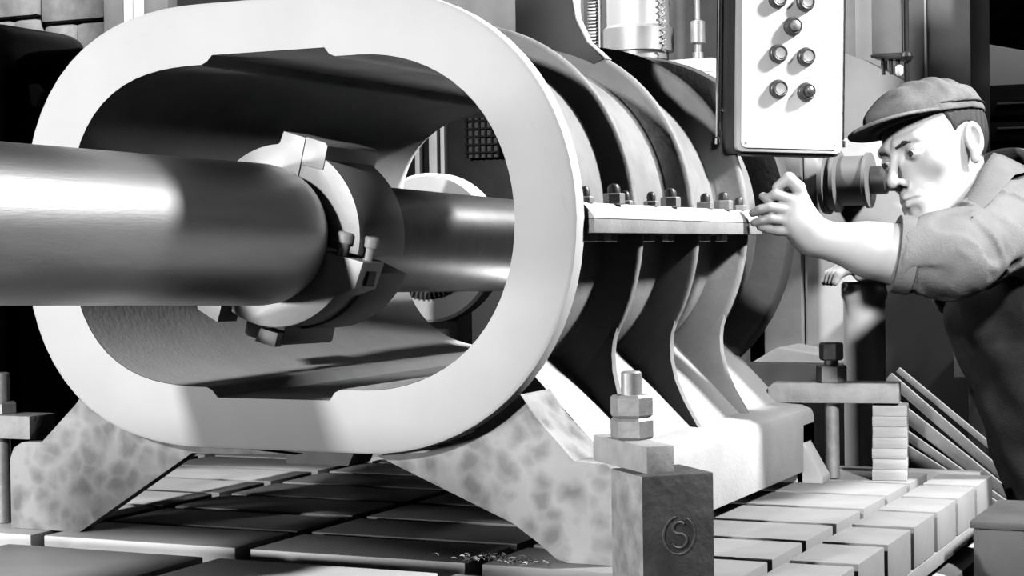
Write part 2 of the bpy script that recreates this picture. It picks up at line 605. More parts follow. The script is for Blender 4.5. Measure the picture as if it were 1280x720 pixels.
def bp(y):
    return Vector((BX, y, BZ(y)))


def bar_lathe(b, prof, n=64):
    y0 = prof[0][0]
    return b.lathe([((y - y0), r) for y, r in prof], bp(y0), bp(y0) + bdir, n)


b = MB(BO)
bar_lathe(b, [(-1.60, 0.0920), (-1.05, 0.0935), (-0.4, 0.0965), (-0.1, 0.100), (0.10, 0.1030), (0.145, 0.1035), (0.165, 0.1020), (0.180, 0.0975), (0.188, 0.092), (0.192, 0.086)], 72)
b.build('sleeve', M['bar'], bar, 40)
b = MB(BO)
bar_lathe(b, [(0.185, 0.0865), (1.5, 0.0865)], 64)
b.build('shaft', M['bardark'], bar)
# head: two half rings clamped on the bar, split line tipped down to the right
HY0, HY1 = 0.205, 0.345
tilt = math.radians(-14)


def rot_pt(x, z, y):
    c_, s_ = math.cos(tilt), math.sin(tilt)
    return Vector((BX + x * c_ - z * s_, y, BZ(y) + x * s_ + z * c_))


class HeadMB(MB):
    def hprism(self, poly, y0, y1, bevel=0.0):
        t = bmesh.new()
        A = [t.verts.new(rot_pt(p[0], p[1], y0)) for p in poly]
        B = [t.verts.new(rot_pt(p[0], p[1], y1)) for p in poly]
        n = len(poly)
        t.faces.new(A)
        t.faces.new(B)
        for i in range(n):
            t.faces.new((A[i], A[(i + 1) % n], B[(i + 1) % n], B[i]))
        bmesh.ops.recalc_face_normals(t, faces=list(t.faces))
        if bevel > 0:
            es = [e for e in t.edges if abs(e.calc_face_angle(0)) > 0.6]
            bmesh.ops.bevel(t, geom=es, offset=bevel, segments=2, profile=0.6, affect='EDGES')
        self.merge(t)
        return self


def arc(r, a0, a1, n):
    return [(r * math.cos(math.radians(a0 + (a1 - a0) * k / n)), r * math.sin(math.radians(a0 + (a1 - a0) * k / n))) for k in range(n + 1)]


R1, R0 = 0.136, 0.087
# upper half in two pieces with a narrow slit between them
uh = HeadMB(BO)
uh.hprism(arc(R1, 1, 76, 18) + [(0.030, 0.151), (0.013, 0.152)] + [(0.013, R0)] + arc(R0, 80, 1, 16), HY0, HY1, 0.0015)
# raised key block of the front piece
uh2 = HeadMB(BO)
uh2.hprism([(0.0135, 0.11), (0.052, 0.11), (0.052, 0.146), (0.047, 0.150), (0.0135, 0.152)], HY0 - 0.002, HY1 + 0.01, 0.0015)
up_ = uh.build('upper_jaw', M['head'], bar)
uh2.build('key_block', M['head'], up_)
uh = HeadMB(BO)
uh.hprism([(0.009, R0)] + [(0.009, 0.150), (-0.030, 0.152), (-0.033, 0.134)] + arc(R1, 105, 180, 18) + arc(R0, 180, 96, 16), HY0 + 0.004, HY1 - 0.004, 0.0015)
uh.build('upper_jaw', M['head'], bar)
# lower half with lug on the right
lh = HeadMB(BO)
lh.hprism(arc(R1, 180, 332, 34) + [(0.150, -0.045), (0.156, -0.004), (0.088, -0.004)] + arc(R0, -3, -177, 30), HY0 - 0.016, HY0 + 0.048, 0.0015)
lo_ = lh.build('lower_jaw', M['head'], bar)
lh = HeadMB(BO)
lh.hprism(arc(R1 + 0.004, 182, 350, 34) + arc(R0, -10, -178, 30), HY0 + 0.049, HY1 + 0.02, 0.002)
lh.build('rear_drum', M['tool'], bar)
# tool block at the bottom
tb = HeadMB(BO)
tb.hprism([(-0.030, -0.12), (-0.030, -0.156), (-0.024, -0.160), (0.034, -0.160), (0.038, -0.156), (0.038, -0.12)], HY0 + 0.004, HY1 + 0.012, 0.0015)
tb.build('tool_block', M['tool'], bar)
tb = HeadMB(BO)
tb.hprism([(0.006, -0.140), (0.000, -0.1615), (0.036, -0.1615), (0.037, -0.140)], HY0 - 0.012, HY0 + 0.006, 0.001)
tb.build('cutting_tip', M['head'], bar)
tb = HeadMB(BO)
tb.hprism([(-0.100, -0.108), (-0.090, -0.135), (-0.052, -0.145), (-0.050, -0.115)], HY0 - 0.040, HY0 + 0.012, 0.001)
tb.build('cutting_tip', M['head'], bar)
# square window in the lug side, and the two clamp bolts
hw = HeadMB(BO)
hw.hprism([(0.150, -0.040), (0.1568, -0.040), (0.1568, -0.018), (0.150, -0.018)], HY0 + 0.006, HY0 + 0.028)
hw.build('slot_recess', M['black'], lo_)
for xx, yy in ((0.112, HY0 - 0.004), (0.140, HY0 + 0.024)):
    b = MB(BO)
    p0 = rot_pt(xx, -0.005, yy)
    ax = (rot_pt(xx, 0.1, yy) - p0).normalized()
    b.lathe([(0, 0.008), (0.020, 0.008), (0.0205, 0.0125), (0.033, 0.0125), (0.036, 0.010)], p0, p0 + ax, 20)
    b.build('clamp_bolt', M['head'], lo_)

# unseen stand-in for the mill head, shaped to shade table and foot arch
t = thing('shade_blocker', 'unseen grey block at the near end of the bar, added to shade the table', 'light blocker', (-0.18, -1.75, FL))
TH = (-0.18, -1.75, FL)
MB(TH).span(-0.315, -0.045, -1.90, -1.615, -0.30, 0.338, 0.02).build('blocker_body', M['mid'], t)
MB(TH).span(-0.53, -0.30, -1.655, -1.625, 0.262, 0.340, 0.005).build('blocker_arm', M['mid'], t)
MB(TH).span(-0.60, 0.10, -2.0, -1.62, FL, -0.302, 0.01).build('blocker_base', M['dark'], t)

# ---------------------------------------------------------------- clamps
SQ = math.radians(45)
RZ = Matrix.Rotation


def make_stud(name, label, loc, top, nuts, group, rphase, bottom):
    t = thing(name, label, 'bolt', loc, 0, group)
    bb = MB()
    bb.lathe([(bottom, 0.0125), (top - 0.002, 0.0125), (top, 0.0105)], (0, 0, 0), (0, 0, 1), 20)
    bb.build('stud', M['nut'], t)
    for z0, h, r in nuts:
        n_ = MB()
        hexprism(n_, (0, 0, z0), r, h, 0.003, rphase)
        n_.build('nut', M['nut'], t, 25)
    return t


# front clamp: block, strap and stud standing at 45 degrees by the near foot
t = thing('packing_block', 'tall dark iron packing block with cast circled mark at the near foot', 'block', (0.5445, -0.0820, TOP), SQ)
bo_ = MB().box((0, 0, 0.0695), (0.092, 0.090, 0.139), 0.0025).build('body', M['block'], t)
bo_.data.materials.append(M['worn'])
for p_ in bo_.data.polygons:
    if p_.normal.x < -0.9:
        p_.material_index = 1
mk = MB()
# circle and curl cast on the face that looks at the camera (local -y)
yf = -0.0455
ring = [(0.020 * math.cos(a), yf, 0.068 + 0.022 * math.sin(a)) for a in np.linspace(math.radians(100), math.radians(420), 40)]
mk.tube(ring, 0.0014, 8)
mk.build('cast_ring', M['block'], t)
mk = MB()
sp = []
for a in np.linspace(math.radians(40), math.radians(265), 22):
    sp.append((0.0078 * math.cos(a), yf, 0.0765 + 0.0068 * math.sin(a)))
for a in np.linspace(math.radians(85), math.radians(-160), 24):
    sp.append((0.0095 * math.cos(a), yf, 0.0615 + 0.0082 * math.sin(a)))
mk.tube(sp, 0.0017, 8)
mk.build('cast_letter', M['block'], t)

t = thing('clamp_strap', 'short thick clamp strap under two big nuts on the near foot', 'clamp', (0.4975, -0.0545, -0.292), SQ)
MB().box((0, 0.0, 0.0165), (0.036, 0.160, 0.033), 0.0025).build('strap', M['clampbar'], t)
make_stud('clamp_stud', 'thick stud with two stacked nuts on the near clamp strap', (0.4940, -0.0460, -0.259), 0.082, [(0.0, 0.026, 0.0262), (0.0265, 0.027, 0.0258)], None, 0.2, -0.165)

# far clamp on the right
t = thing('clamp_strap', 'long clamp strap bridging far foot and pale wood block', 'clamp', (0.468, 0.985, -0.2980), math.radians(10))
MB().prism([(-0.105, 0.0), (-0.105, 0.026), (-0.096, 0.034), (0.118, 0.034), (0.118, 0.0)], 'y', -0.03, 0.03, 0.002).build('strap', M['clampbar'], t)
make_stud('clamp_stud', 'stud with two spaced nuts on the far clamp strap', (0.472, 0.978, -0.2655), 0.071, [(0.0, 0.032, 0.0265), (0.040, 0.031, 0.021)], None, 0.1, -0.163)
t = thing('packing_block', 'pale layered wood packing block under the far clamp strap', 'block', (0.566, 1.010, TOP), math.radians(10))
for k in range(7):
    MB().box((random.uniform(-0.001, 0.001), 0, 0.00915 + 0.0183 * k), (0.058, 0.064, 0.0181), 0.0012).build('wood_layer', M['wood'], t)
# left clamp
t = thing('clamp_strap', 'grey clamp strap on the left foot of the casing', 'clamp', (-0.60, 0.075, -0.2995), math.radians(0))
MB().box((0, 0, 0.0175), (0.21, 0.06, 0.035), 0.0025).build('strap', M['clampbar'], t)
make_stud('clamp_stud', 'dark stud and nut on the left clamp strap', (-0.572, 0.075, -0.2665), 0.064, [(0.0, 0.020, 0.024)], None, 0.2, -0.163)
t = thing('packing_block', 'iron packing block under the left clamp strap', 'block', (-0.675, 0.075, TOP), 0)
MB().box((0, 0, 0.064), (0.055, 0.065, 0.128), 0.002).build('body', M['block'], t)

# swarf on the table in front of the near foot
ch = MB()
for k in range(150):
    x = random.gauss(0.27, 0.035)
    y = random.gauss(0.02, 0.012)
    p = Vector((x, y, TOP + 0.001 + abs(random.gauss(0, 0.002))))
    a = random.uniform(0, PI)
    d = Vector((math.cos(a), math.sin(a), random.uniform(-0.2, 0.4))) * random.uniform(0.002, 0.005)
    ch.tube([p - d, p + Vector((0, 0, 0.001)), p + d], 0.0007, 4)
o = ch.build('metal_swarf', M['steel'])
tag(o, 'small heap of metal swarf on table before the near foot', 'swarf', kind='stuff')

# ---------------------------------------------------------------- control pendant
pd = thing('control_pendant', 'hanging control box with white front and round push buttons', 'control box', (0.4600, 0.775, 0.130), math.radians(40))
pd.rotation_euler = (0, math.radians(1.3), math.radians(40))
W2, PH = 0.0865, 0.50


def rrect(x0, x1, z0, z1, r, n=5):
    pts = []
    for cx, cz, a0 in ((x1 - r, z0 + r, -PI / 2), (x1 - r, z1 - r, 0), (x0 + r, z1 - r, PI / 2), (x0 + r, z0 + r, PI)):
        for k in range(n):
            a = a0 + PI / 2 * k / (n - 1)
            pts.append((cx + r * math.cos(a), cz + r * math.sin(a)))
    return pts


MB().prism(rrect(-W2, W2, 0, PH, 0.010), 'y', -0.004, 0.0, 0.001).build('front_panel', M['white'], pd)
MB().prism(rrect(-W2 - 0.006, W2 + 0.006, -0.006, PH + 0.006, 0.010), 'y', 0.0002, 0.012, 0.002).build('panel_rim', M['light'], pd)
MB().prism(rrect(-W2 - 0.020, W2 + 0.008, -0.010, PH + 0.01, 0.008), 'y', 0.0125, 0.058, 0.002).build('housing', M['dark'], pd)
for bx_, bz_, dome in ((-0.0265, 0.241, 0), (0.0225, 0.238, 0), (0.0005, 0.198, 1), (-0.0245, 0.153, 0), (0.0245, 0.150, 0), (-0.0235, 0.096, 0), (0.0255, 0.093, 2), (-0.0265, 0.300, 0), (0.0225, 0.297, 0)):
    c_ = MB()
    c_.lathe([(0, 0.0155), (0.004, 0.0155), (0.006, 0.0145), (0.007, 0.0130), (0.0115, 0.0128), (0.013, 0.0115), (0.0125, 0.0098), (0.0090, 0.0096)], (0, 0, 0), (0, -1, 0), 28)
    bt = c_.build('push_button', M['bdark'], pd, 30)
    bt.location = (bx_, -0.004, bz_)
    k_ = MB()
    if dome:
        k_.lathe([(0.008, 0.0094), (0.0135, 0.0092), (0.017, 0.0075), (0.019, 0.004), (0.0193, 0.0005)], (0, 0, 0), (0, -1, 0), 24)
    else:
        k_.lathe([(0.008, 0.0095), (0.0110, 0.0094), (0.0120, 0.0085), (0.0112, 0.0035), (0.0112, 0.0005)], (0, 0, 0), (0, -1, 0), 24)
    k_.build('button_cap', M['bdark'] if dome == 2 else M['button'], bt, 30)
for sx in (-0.078, 0.078):
    for sz in (0.008,):
        s_ = MB()
        s_.lathe([(0, 0.002), (0.0012, 0.0018), (0.0016, 0.001)], (sx, -0.004, sz), (sx, -1.004, sz), 10)
        s_.build('panel_screw', M['steel'], pd)
for sx, off in ((-W2 - 0.031, 0), (W2 + 0.016, 1)):
    h_ = MB()
    h_.tube([(sx, 0.02, PH), (sx, 0.02, 0.018)], 0.0033, 10)
    h_.lathe([(0, 0.0055), (0.009, 0.0055), (0.011, 0.004)], (sx, 0.02, 0.006), (sx, 0.02, 1.0), 12)
    hr = h_.build('guard_rod', M['chrome'], pd)
    for kz in (0.062, 0.43):
        k_ = MB()
        k_.cyl((sx, 0.02, kz), (sx + (0.022 if off == 0 else -0.012), 0.02, kz), 0.0035, 10)
        k_.build('rod_bracket', M['chrome'], hr)
MB().cyl((0, 0.05, PH), (0, 0.05, 1.4), 0.018, 16).build('hanger_tube', M['dark'], pd)

# ---------------------------------------------------------------- the workman: smooth solids from distance fields
def smin(a, b, k):
    h = np.clip(0.5 + 0.5 * (b - a) / k, 0, 1)
    return b + (a - b) * h - k * h * (1 - h)


def smax(a, b, k):
    return -smin(-a, -b, k)


def sph(P, c, r):
    return np.sqrt(((P - np.array(c, np.float32)) ** 2).sum(-1)) - r


def ell(P, c, r):
    q = (P - np.array(c, np.float32))
    r = np.array(r, np.float32)
    k0 = np.sqrt(((q / r) ** 2).sum(-1))
    k1 = np.sqrt(((q / (r * r)) ** 2).sum(-1)) + 1e-9
    return k0 * (k0 - 1) / k1


def cap_(P, a, b, ra, rb=None):
    rb = ra if rb is None else rb
    a = np.array(a, np.float32)
    b = np.array(b, np.float32)
    ab = b - a
    t = np.clip(((P - a) @ ab) / (ab @ ab), 0, 1)
    d = P - a - t[..., None] * ab
    return np.sqrt((d * d).sum(-1)) - (ra + (rb - ra) * t)


def chain(P, pts, rs, k):
    d = None
    for i in range(len(pts) - 1):
        e = cap_(P, pts[i], pts[i + 1], rs[i], rs[i + 1])
        d = e if d is None else smin(d, e, k)
    return d


def wob(P, f, seed, n=5):
    r = np.random.default_rng(seed)
    s_ = 0
    for i in range(n):
        w = r.normal(size=3)
        w = w / np.linalg.norm(w) * f * r.uniform(0.6, 1.6)
        s_ = s_ + np.sin(P @ w.astype(np.float32) + r.uniform(0, 6.28))
    return s_ / n


def net(f, lo, hi, h):
    """surface net of the zero level of f"""
    ax = [np.arange(lo[i], hi[i] + h, h, dtype=np.float32) for i in range(3)]
    P = np.stack(np.meshgrid(*ax, indexing='ij'), -1)
    D = f(P).astype(np.float32)
    nx, ny, nz = D.shape
    S = D < 0
    cx = (nx - 1, ny - 1, nz - 1)
    acc = np.zeros(cx + (3,), np.float32)
    cnt = np.zeros(cx, np.float32)
    corners = [(i, j, k) for i in (0, 1) for j in (0, 1) for k in (0, 1)]

    def sub(A, c):
        return A[c[0]:c[0] + cx[0], c[1]:c[1] + cx[1], c[2]:c[2] + cx[2]]
    for a in corners:
        for d in range(3):
            if a[d]:
                continue
            b = list(a)
            b[d] = 1
            da, db = sub(D, a), sub(D, b)
            m = sub(S, a) != sub(S, b)
            t = np.where(m, da / np.where(m, da - db, 1), 0)
            for e in range(3):
                acc[..., e] += np.where(m, a[e] + (t if e == d else 0), 0)
            cnt += m
    act = cnt > 0
    idx = -np.ones(cx, np.int64)
    idx[act] = np.arange(act.sum())
    g = np.argwhere(act).astype(np.float32)
    V = (g + acc[act] / cnt[act][:, None]) * h + np.array([a_[0] for a_ in ax], np.float32)
    F = []
    for d in range(3):
        e1, e2 = [(1, 2), (2, 0), (0, 1)][d]
        sl0 = [slice(1, n - 1) for n in D.shape]
        sl1 = [slice(1, n - 1) for n in D.shape]
        sl0[d] = slice(0, D.shape[d] - 1)
        sl1[d] = slice(1, D.shape[d])
        A, B = S[tuple(sl0)], S[tuple(sl1)]
        for flip, m in ((False, A & ~B), (True, ~A & B)):
            c = np.argwhere(m)
            for e in range(3):
                if e != d:
                    c[:, e] += 1

            def at(o1, o2):
                q = c.copy()
                q[:, e1] -= o1
                q[:, e2] -= o2
                return idx[q[:, 0], q[:, 1], q[:, 2]]
            q = np.stack([at(1, 1), at(0, 1), at(0, 0), at(1, 0)], 1)
            if flip:
                q = q[:, ::-1]
            F.append(q)
    F = np.concatenate(F)
    return V, F


def net_obj(name, parts_, material, parent, angle=180, rnd=1):
    """parts_: list of (V,F,matrix) joined into one mesh"""
    VV, FF, n = [], [], 0
    for V, F, mx in parts_:
        if mx is not None:
            A = np.array(mx)
            V = V @ A[:3, :3].T + A[:3, 3]
        VV.append(V)
        FF.append(F + n)
        n += len(V)
    V, F = np.concatenate(VV), np.concatenate(FF)
    for _ in range(rnd):                       # light smoothing of the net
        a = np.zeros_like(V)
        c = np.zeros(len(V))
        for i in range(4):
            np.add.at(a, F[:, i], V[F[:, (i + 1) % 4]] + V[F[:, (i + 3) % 4]])
            np.add.at(c, F[:, i], 2)
        V = V * 0.5 + a / np.maximum(c, 1)[:, None] * 0.5
    org = np.array(PORG)
    me = bpy.data.meshes.new(name)
    me.vertices.add(len(V))
    me.vertices.foreach_set('co', (V - org).astype(np.float32).ravel())
    me.loops.add(F.size)
    me.loops.foreach_set('vertex_index', F.ravel().astype(np.int32))
    me.polygons.add(len(F))
    me.polygons.foreach_set('loop_start', np.arange(0, F.size, 4, dtype=np.int32))
    me.update(calc_edges=True)
    me.validate()
    me.materials.append(material)
    me.polygons.foreach_set('use_smooth', [True] * len(me.polygons))
    o = bpy.data.objects.new(name, me)
    COL.objects.link(o)
    o.parent = parent
    return o


PORG = (0.86, 1.27, FL)
man = thing('person', 'workman in flat cap and rolled sleeves leaning in to feel the casing flange', 'person', PORG)

# head frame: y forward, z up, x to the person's right
HC = np.array([0.650, 0.992, 0.128])
fw = Vector((-0.56, -0.83, 0)).normalized()
pit = math.radians(8)
fw = Vector((fw.x * math.cos(pit), fw.y * math.cos(pit), -math.sin(pit)))
rt = fw.cross(Vector((0, 0, 1))).normalized()
rt = (rt + Vector((0, 0, -0.29))).normalized()
up = rt.cross(fw)
HM = Matrix(((rt.x, fw.x, up.x, HC[0]), (rt.y, fw.y, up.y, HC[1]), (rt.z, fw.z, up.z, HC[2]), (0, 0, 0, 1)))
HMi = HM.inverted()
NECK = (0.745, 1.150, 0.035)
nl_ = HMi @ Vector(NECK)


def f_head(P):
    P = P.copy()
    P[..., 2] = np.where(P[..., 2] < 0, P[..., 2] / 1.11, P[..., 2])
    Q = P.copy()
    Q[..., 0] = np.abs(Q[..., 0])          # mirrored for paired features
    d = ell(P, (0, -0.012, 0.032), (0.075, 0.094, 0.088))
    d = smin(d, ell(P, (0, 0.022, -0.032), (0.057, 0.064, 0.084)), 0.028)
    d = smin(d, cap_(Q, (0.051, 0.000, -0.066), (0.016, 0.068, -0.100), 0.014, 0.014), 0.022)
    d = smin(d, ell(P, (0, 0.074, -0.098), (0.020, 0.015, 0.015)), 0.022)
    d = smin(d, sph(Q, (0.046, 0.056, -0.020), 0.017), 0.022)
    d = smin(d, cap_(Q, (0.010, 0.086, 0.020), (0.040, 0.074, 0.021), 0.0105, 0.009), 0.014)
    # sockets
    d = smax(d, -ell(Q, (0.031, 0.100, 0.000), (0.020, 0.023, 0.0135)), 0.010)
    d = smax(d, -ell(Q, (0.017, 0.098, 0.000), (0.008, 0.012, 0.010)), 0.008)
    # nose
    d = smin(d, cap_(P, (0, 0.086, 0.012), (0, 0.111, -0.032), 0.0055, 0.0085), 0.012)
    d = smin(d, sph(P, (0, 0.1125, -0.0365), 0.0085), 0.006)
    d = smin(d, ell(Q, (0.0112, 0.100, -0.040), (0.0062, 0.009, 0.0066)), 0.006)
    d = smax(d, -ell(Q, (0.0062, 0.107, -0.0475), (0.0036, 0.006, 0.005)), 0.003)
    # mouth
    d = smin(d, ell(P, (0, 0.074, -0.068), (0.030, 0.022, 0.024)), 0.018)
    d = smin(d, cap_(Q, (0.0, 0.0965, -0.0615), (0.023, 0.0845, -0.0672), 0.0050, 0.0022), 0.005)
    d = smin(d, cap_(Q, (0.0, 0.0940, -0.0735), (0.017, 0.0860, -0.0700), 0.0058, 0.0025), 0.005)
    d = smax(d, -cap_(Q, (0.0, 0.1015, -0.0668), (0.027, 0.0860, -0.0690), 0.0026, 0.0018), 0.003)
    d = smax(d, -cap_(Q, (0.0, 0.100, -0.085), (0.012, 0.094, -0.085), 0.006, 0.004), 0.010)
    # cheek fold
    d = smax(d, -cap_(Q, (0.021, 0.097, -0.038), (0.034, 0.082, -0.068), 0.0028, 0.002), 0.010)
    # lids
    eye = sph(Q, (0.0315, 0.0745, 0.0), 0.0138)
    up_lid = smax(eye, -(Q[..., 2] - 0.0014 + 0.10 * np.abs(Q[..., 0] - 0.0315)), 0.002)
    lo_lid = smax(eye, (Q[..., 2] + 0.0055 - 0.10 * np.abs(Q[..., 0] - 0.0315)), 0.002)
    d = smin(d, up_lid, 0.005)
    d = smin(d, lo_lid, 0.005)
    # ears
    ea = Q - np.array((0.079, -0.012, -0.008), np.float32)
    c_, s_ = math.cos(0.25), math.sin(0.25)
    E = np.stack([ea[..., 0] * 0.9 + ea[..., 1] * 0.35, ea[..., 1] * c_ - ea[..., 0] * 0.35 + ea[..., 2] * s_ * 0.6, ea[..., 2] * c_ - ea[..., 1] * s_ * 0.6], -1)
    er = ell(E, (0, 0, 0.004), (0.0085, 0.017, 0.028))
    er = smax(er, -ell(E, (0.008, 0.003, 0.004), (0.0075, 0.0105, 0.018)), 0.003)
    er = smin(er, ell(E, (-0.001, 0.004, -0.026), (0.006, 0.008, 0.009)), 0.006)
    d = smin(d, er, 0.006)
    # neck down into the collar
    d = smin(d, cap_(P, (0, -0.028, -0.070), tuple(nl_), 0.054, 0.060), 0.020)
    return d


headVF = net(f_head, (-0.125, -0.17, -0.225), (0.125, 0.135, 0.135), 0.0021)


# left forearm and hand (world coordinates)
ELB, WR = np.array((0.650, 0.770, -0.046)), np.array((0.512, 0.716, -0.014))


def fingers(P, F, k=0.004):
    d = None
    for pts, rs in F:
        e = chain(P, pts, rs, k)
        d = e if d is None else np.minimum(d, e)
    return d


def f_hand(P):
    d = chain(P, [ELB + (0.06, 0.02, -0.006), ELB, ELB * 0.62 + WR * 0.38 + (0, 0, -0.002), WR], [0.050, 0.047, 0.041, 0.027], 0.02)
    palm = chain(P, [WR, (0.499, 0.704, 0.006), (0.490, 0.698, 0.012)], [0.024, 0.025, 0.020], 0.02)
    palm = smin(palm, cap_(P, (0.490, 0.694, 0.038), (0.494, 0.697, -0.002), 0.0125, 0.0115), 0.018)
    d = smin(d, palm, 0.02)
    d = smin(d, cap_(P, (0.506, 0.706, 0.006), (0.501, 0.701, 0.042), 0.018, 0.0125), 0.016)
    Z = np.array((0, 0, -0.010))
    F = [
        ([(0.502, 0.702, 0.048), (0.496, 0.697, 0.074), (0.482, 0.691, 0.088), (0.465, 0.684, 0.075)], [0.0120, 0.0108, 0.0108, 0.0080]),
        ([(0.486, 0.690, 0.055), (0.464, 0.680, 0.064), (0.450, 0.684, 0.057), (0.440, 0.690, 0.062)], [0.0098, 0.0088, 0.0078, 0.0066]),
        ([(0.485, 0.688, 0.039), (0.456, 0.674, 0.044), (0.441, 0.669, 0.040), (0.430, 0.666, 0.035)], [0.0098, 0.0086, 0.0075, 0.0064]),
        ([(0.487, 0.689, 0.022), (0.458, 0.674, 0.0255), (0.443, 0.669, 0.0225), (0.432, 0.666, 0.0195)], [0.0094, 0.0082, 0.0072, 0.0062]),
        ([(0.491, 0.693, 0.006), (0.466, 0.680, 0.0065), (0.452, 0.675, 0.009), (0.440, 0.671, 0.0125)], [0.0086, 0.0074, 0.0065, 0.0056]),
    ]
    F = [([np.array(p_) + Z for p_ in a_], b_) for a_, b_ in F]
    d = smin(d, fingers(P, F, 0.003), 0.0035)
    return d


handVF = net(f_hand, (0.405, 0.63, -0.115), (0.760, 0.855, 0.110), 0.0021)

# right forearm resting its hand on the round post
RW, REL = np.array((0.515, 1.165, -0.066)), np.array((0.650, 1.275, -0.105))


def f_rhand(P):
    d = chain(P, [REL + (0.04, 0.04, 0.0), REL, RW], [0.045, 0.042, 0.027], 0.02)
    d = smin(d, chain(P, [RW, (0.490, 1.150, -0.074)], [0.026, 0.023], 0.02), 0.02)
    F = []
    for i in range(4):
        b0 = np.array((0.486, 1.150, -0.074)) + np.array((0.012, -0.018, 0)) * (i - 1.5) * 0.9
        F.append(([b0, b0 + (-0.030, -0.014, 0.004), b0 + (-0.048, -0.022, -0.006), b0 + (-0.054, -0.026, -0.020)], [0.0100, 0.0090, 0.0080, 0.0066]))
    F.append(([(0.520, 1.150, -0.075), (0.508, 1.122, -0.080), (0.490, 1.106, -0.084)], [0.012, 0.010, 0.008]))
    return smin(d, fingers(P, F), 0.006)


rhandVF = net(f_rhand, (0.40, 1.04, -0.18), (0.74, 1.38, -0.02), 0.0032)

LS, RS = np.array((0.800, 1.040, 0.020)), np.array((0.705, 1.330, 0.000))
CH, WA, PE = np.array((0.795, 1.200, -0.130)), np.array((0.840, 1.245, -0.300)), np.array((0.865, 1.270, -0.450))
LELB = np.array((0.716, 0.800, -0.046))
LH, RH = np.array((0.90, 1.21, -0.50)), np.array((0.86, 1.37, -0.50))
LK, RK = np.array((0.895, 1.17, -0.88)), np.array((0.875, 1.42, -0.88))
LA, RA = np.array((0.905, 1.24, -1.22)), np.array((0.925, 1.47, -1.22))


def f_torso(P):
    d = chain(P, [CH, WA, PE], [0.125, 0.118, 0.125], 0.05)
    d = smin(d, cap_(P, LS * 0.9 + CH * 0.1, RS * 0.9 + CH * 0.1, 0.052), 0.06)
    d = smin(d, cap_(P, np.array(NECK), np.array(NECK) + (0.02, 0.03, -0.08), 0.056, 0.07), 0.04)
    d = smin(d, chain(P, [LS, LELB, ELB], [0.045, 0.040, 0.040], 0.02), 0.03)
    d = smin(d, chain(P, [RS, REL], [0.045, 0.040], 0.02), 0.03)
    for H_, K_, A_ in ((LH, LK, LA), (RH, RK, RA)):
        d = smin(d, chain(P, [H_, K_, A_], [0.080, 0.054, 0.040], 0.02), 0.04)
    return d


torsoVF = net(f_torso, (0.5, 0.70, -1.29), (1.05, 1.56, 0.13), 0.011)
body = net_obj('body', [(headVF[0], headVF[1], HM), (handVF[0], handVF[1], None), (rhandVF[0], rhandVF[1], None), (torsoVF[0], torsoVF[1], None)], M['skin'], man)

# clothes
def f_shirt(P):
    d = chain(P, [CH + (0, 0, 0.02), WA], [0.150, 0.138], 0.06)
    d = smin(d, cap_(P, LS * 0.93 + CH * 0.07, RS * 0.93 + CH * 0.07, 0.074), 0.07)
    d = smin(d, cap_(P, np.array(NECK) + (0.012, 0.018, -0.01), np.array(NECK) + (0.03, 0.03, -0.10), 0.066, 0.09), 0.05)
    a0 = ELB + (0.004, 0.002, 0.0)
    sl = chain(P, [LS, LELB, a0 + (-0.012, -0.008, 0.0)], [0.074, 0.058, 0.053], 0.03)
    ra = chain(P, [RS, REL + (0.02, 0.02, 0.0), REL + (-0.01, -0.015, 0)], [0.068, 0.060, 0.052], 0.03)
    # folds
    q1 = wob(P, 38, 3, 5)
    fold = 0.0075 * wob(P, 60, 13, 6) - 0.0115 * np.exp(-(q1 / 0.13) ** 2) - 0.0085 * np.exp(-(wob(P, 55, 29, 5) / 0.11) ** 2)
    fold = np.maximum(0.8 * fold, -0.0065)
    d = smin(smin(d, sl + 0.6 * fold, 0.03), ra + 0.5 * fold, 0.03) + 0.7 * fold
    # open end of the sleeve
    ax = (ELB - LELB) * 0.35 + (WR - ELB) * 0.65
    ax = ax / np.linalg.norm(ax)
    e0 = ELB + ax * 0.018
    d = smax(d, np.where(np.linalg.norm(P - ELB, axis=-1) < 0.14, (P - e0.astype(np.float32)) @ ax.astype(np.float32), -1), 0.004)
    # collar opening
    q = HMi @ Vector((0, 0, 0))
    d = smax(d, -cap_(P, np.array(NECK) + (-0.05, -0.06, 0.06), np.array(NECK) + (-0.006, -0.010, -0.008), 0.062, 0.054), 0.008)
    return d


shirtVF = net(f_shirt, (0.50, 0.68, -0.44), (1.03, 1.45, 0.15), 0.0052)
shirt = net_obj('shirt', [(shirtVF[0], shirtVF[1], None)], M['shirt'], man)


# rolled cuff: a thick band round the sleeve end
axc = Vector((ELB - LELB) * 0.35 + (WR - ELB) * 0.65).normalized()
e0 = Vector(ELB) + axc * 0.012


def ringloop(c, ax, r, t=0.0, n=36):
    a = ax.cross(Vector((0, 0, 1))).normalized()
    b_ = ax.cross(a)
    return [c + ax * t + (a * math.cos(2 * PI * k / n) + b_ * math.sin(2 * PI * k / n)) * (r * (1 + 0.03 * math.sin(3 * 2 * PI * k / n + 1))) for k in range(n)]


def add_cuff(shift, r, w):
    b = MB(PORG)
    prof = [(0, r - 0.010), (w, r - 0.012), (w + 0.002, r - 0.004), (w, r), (w * 0.5, r + 0.0015), (0, r + 0.001), (-0.003, r - 0.005)]
    b.loops([ringloop(e0 - axc * shift, axc, rr, t) for t, rr in prof], True)
    return b.build('rolled_cuff', M['shirt'], shirt, 50)


add_cuff(0.020, 0.0615, 0.028)
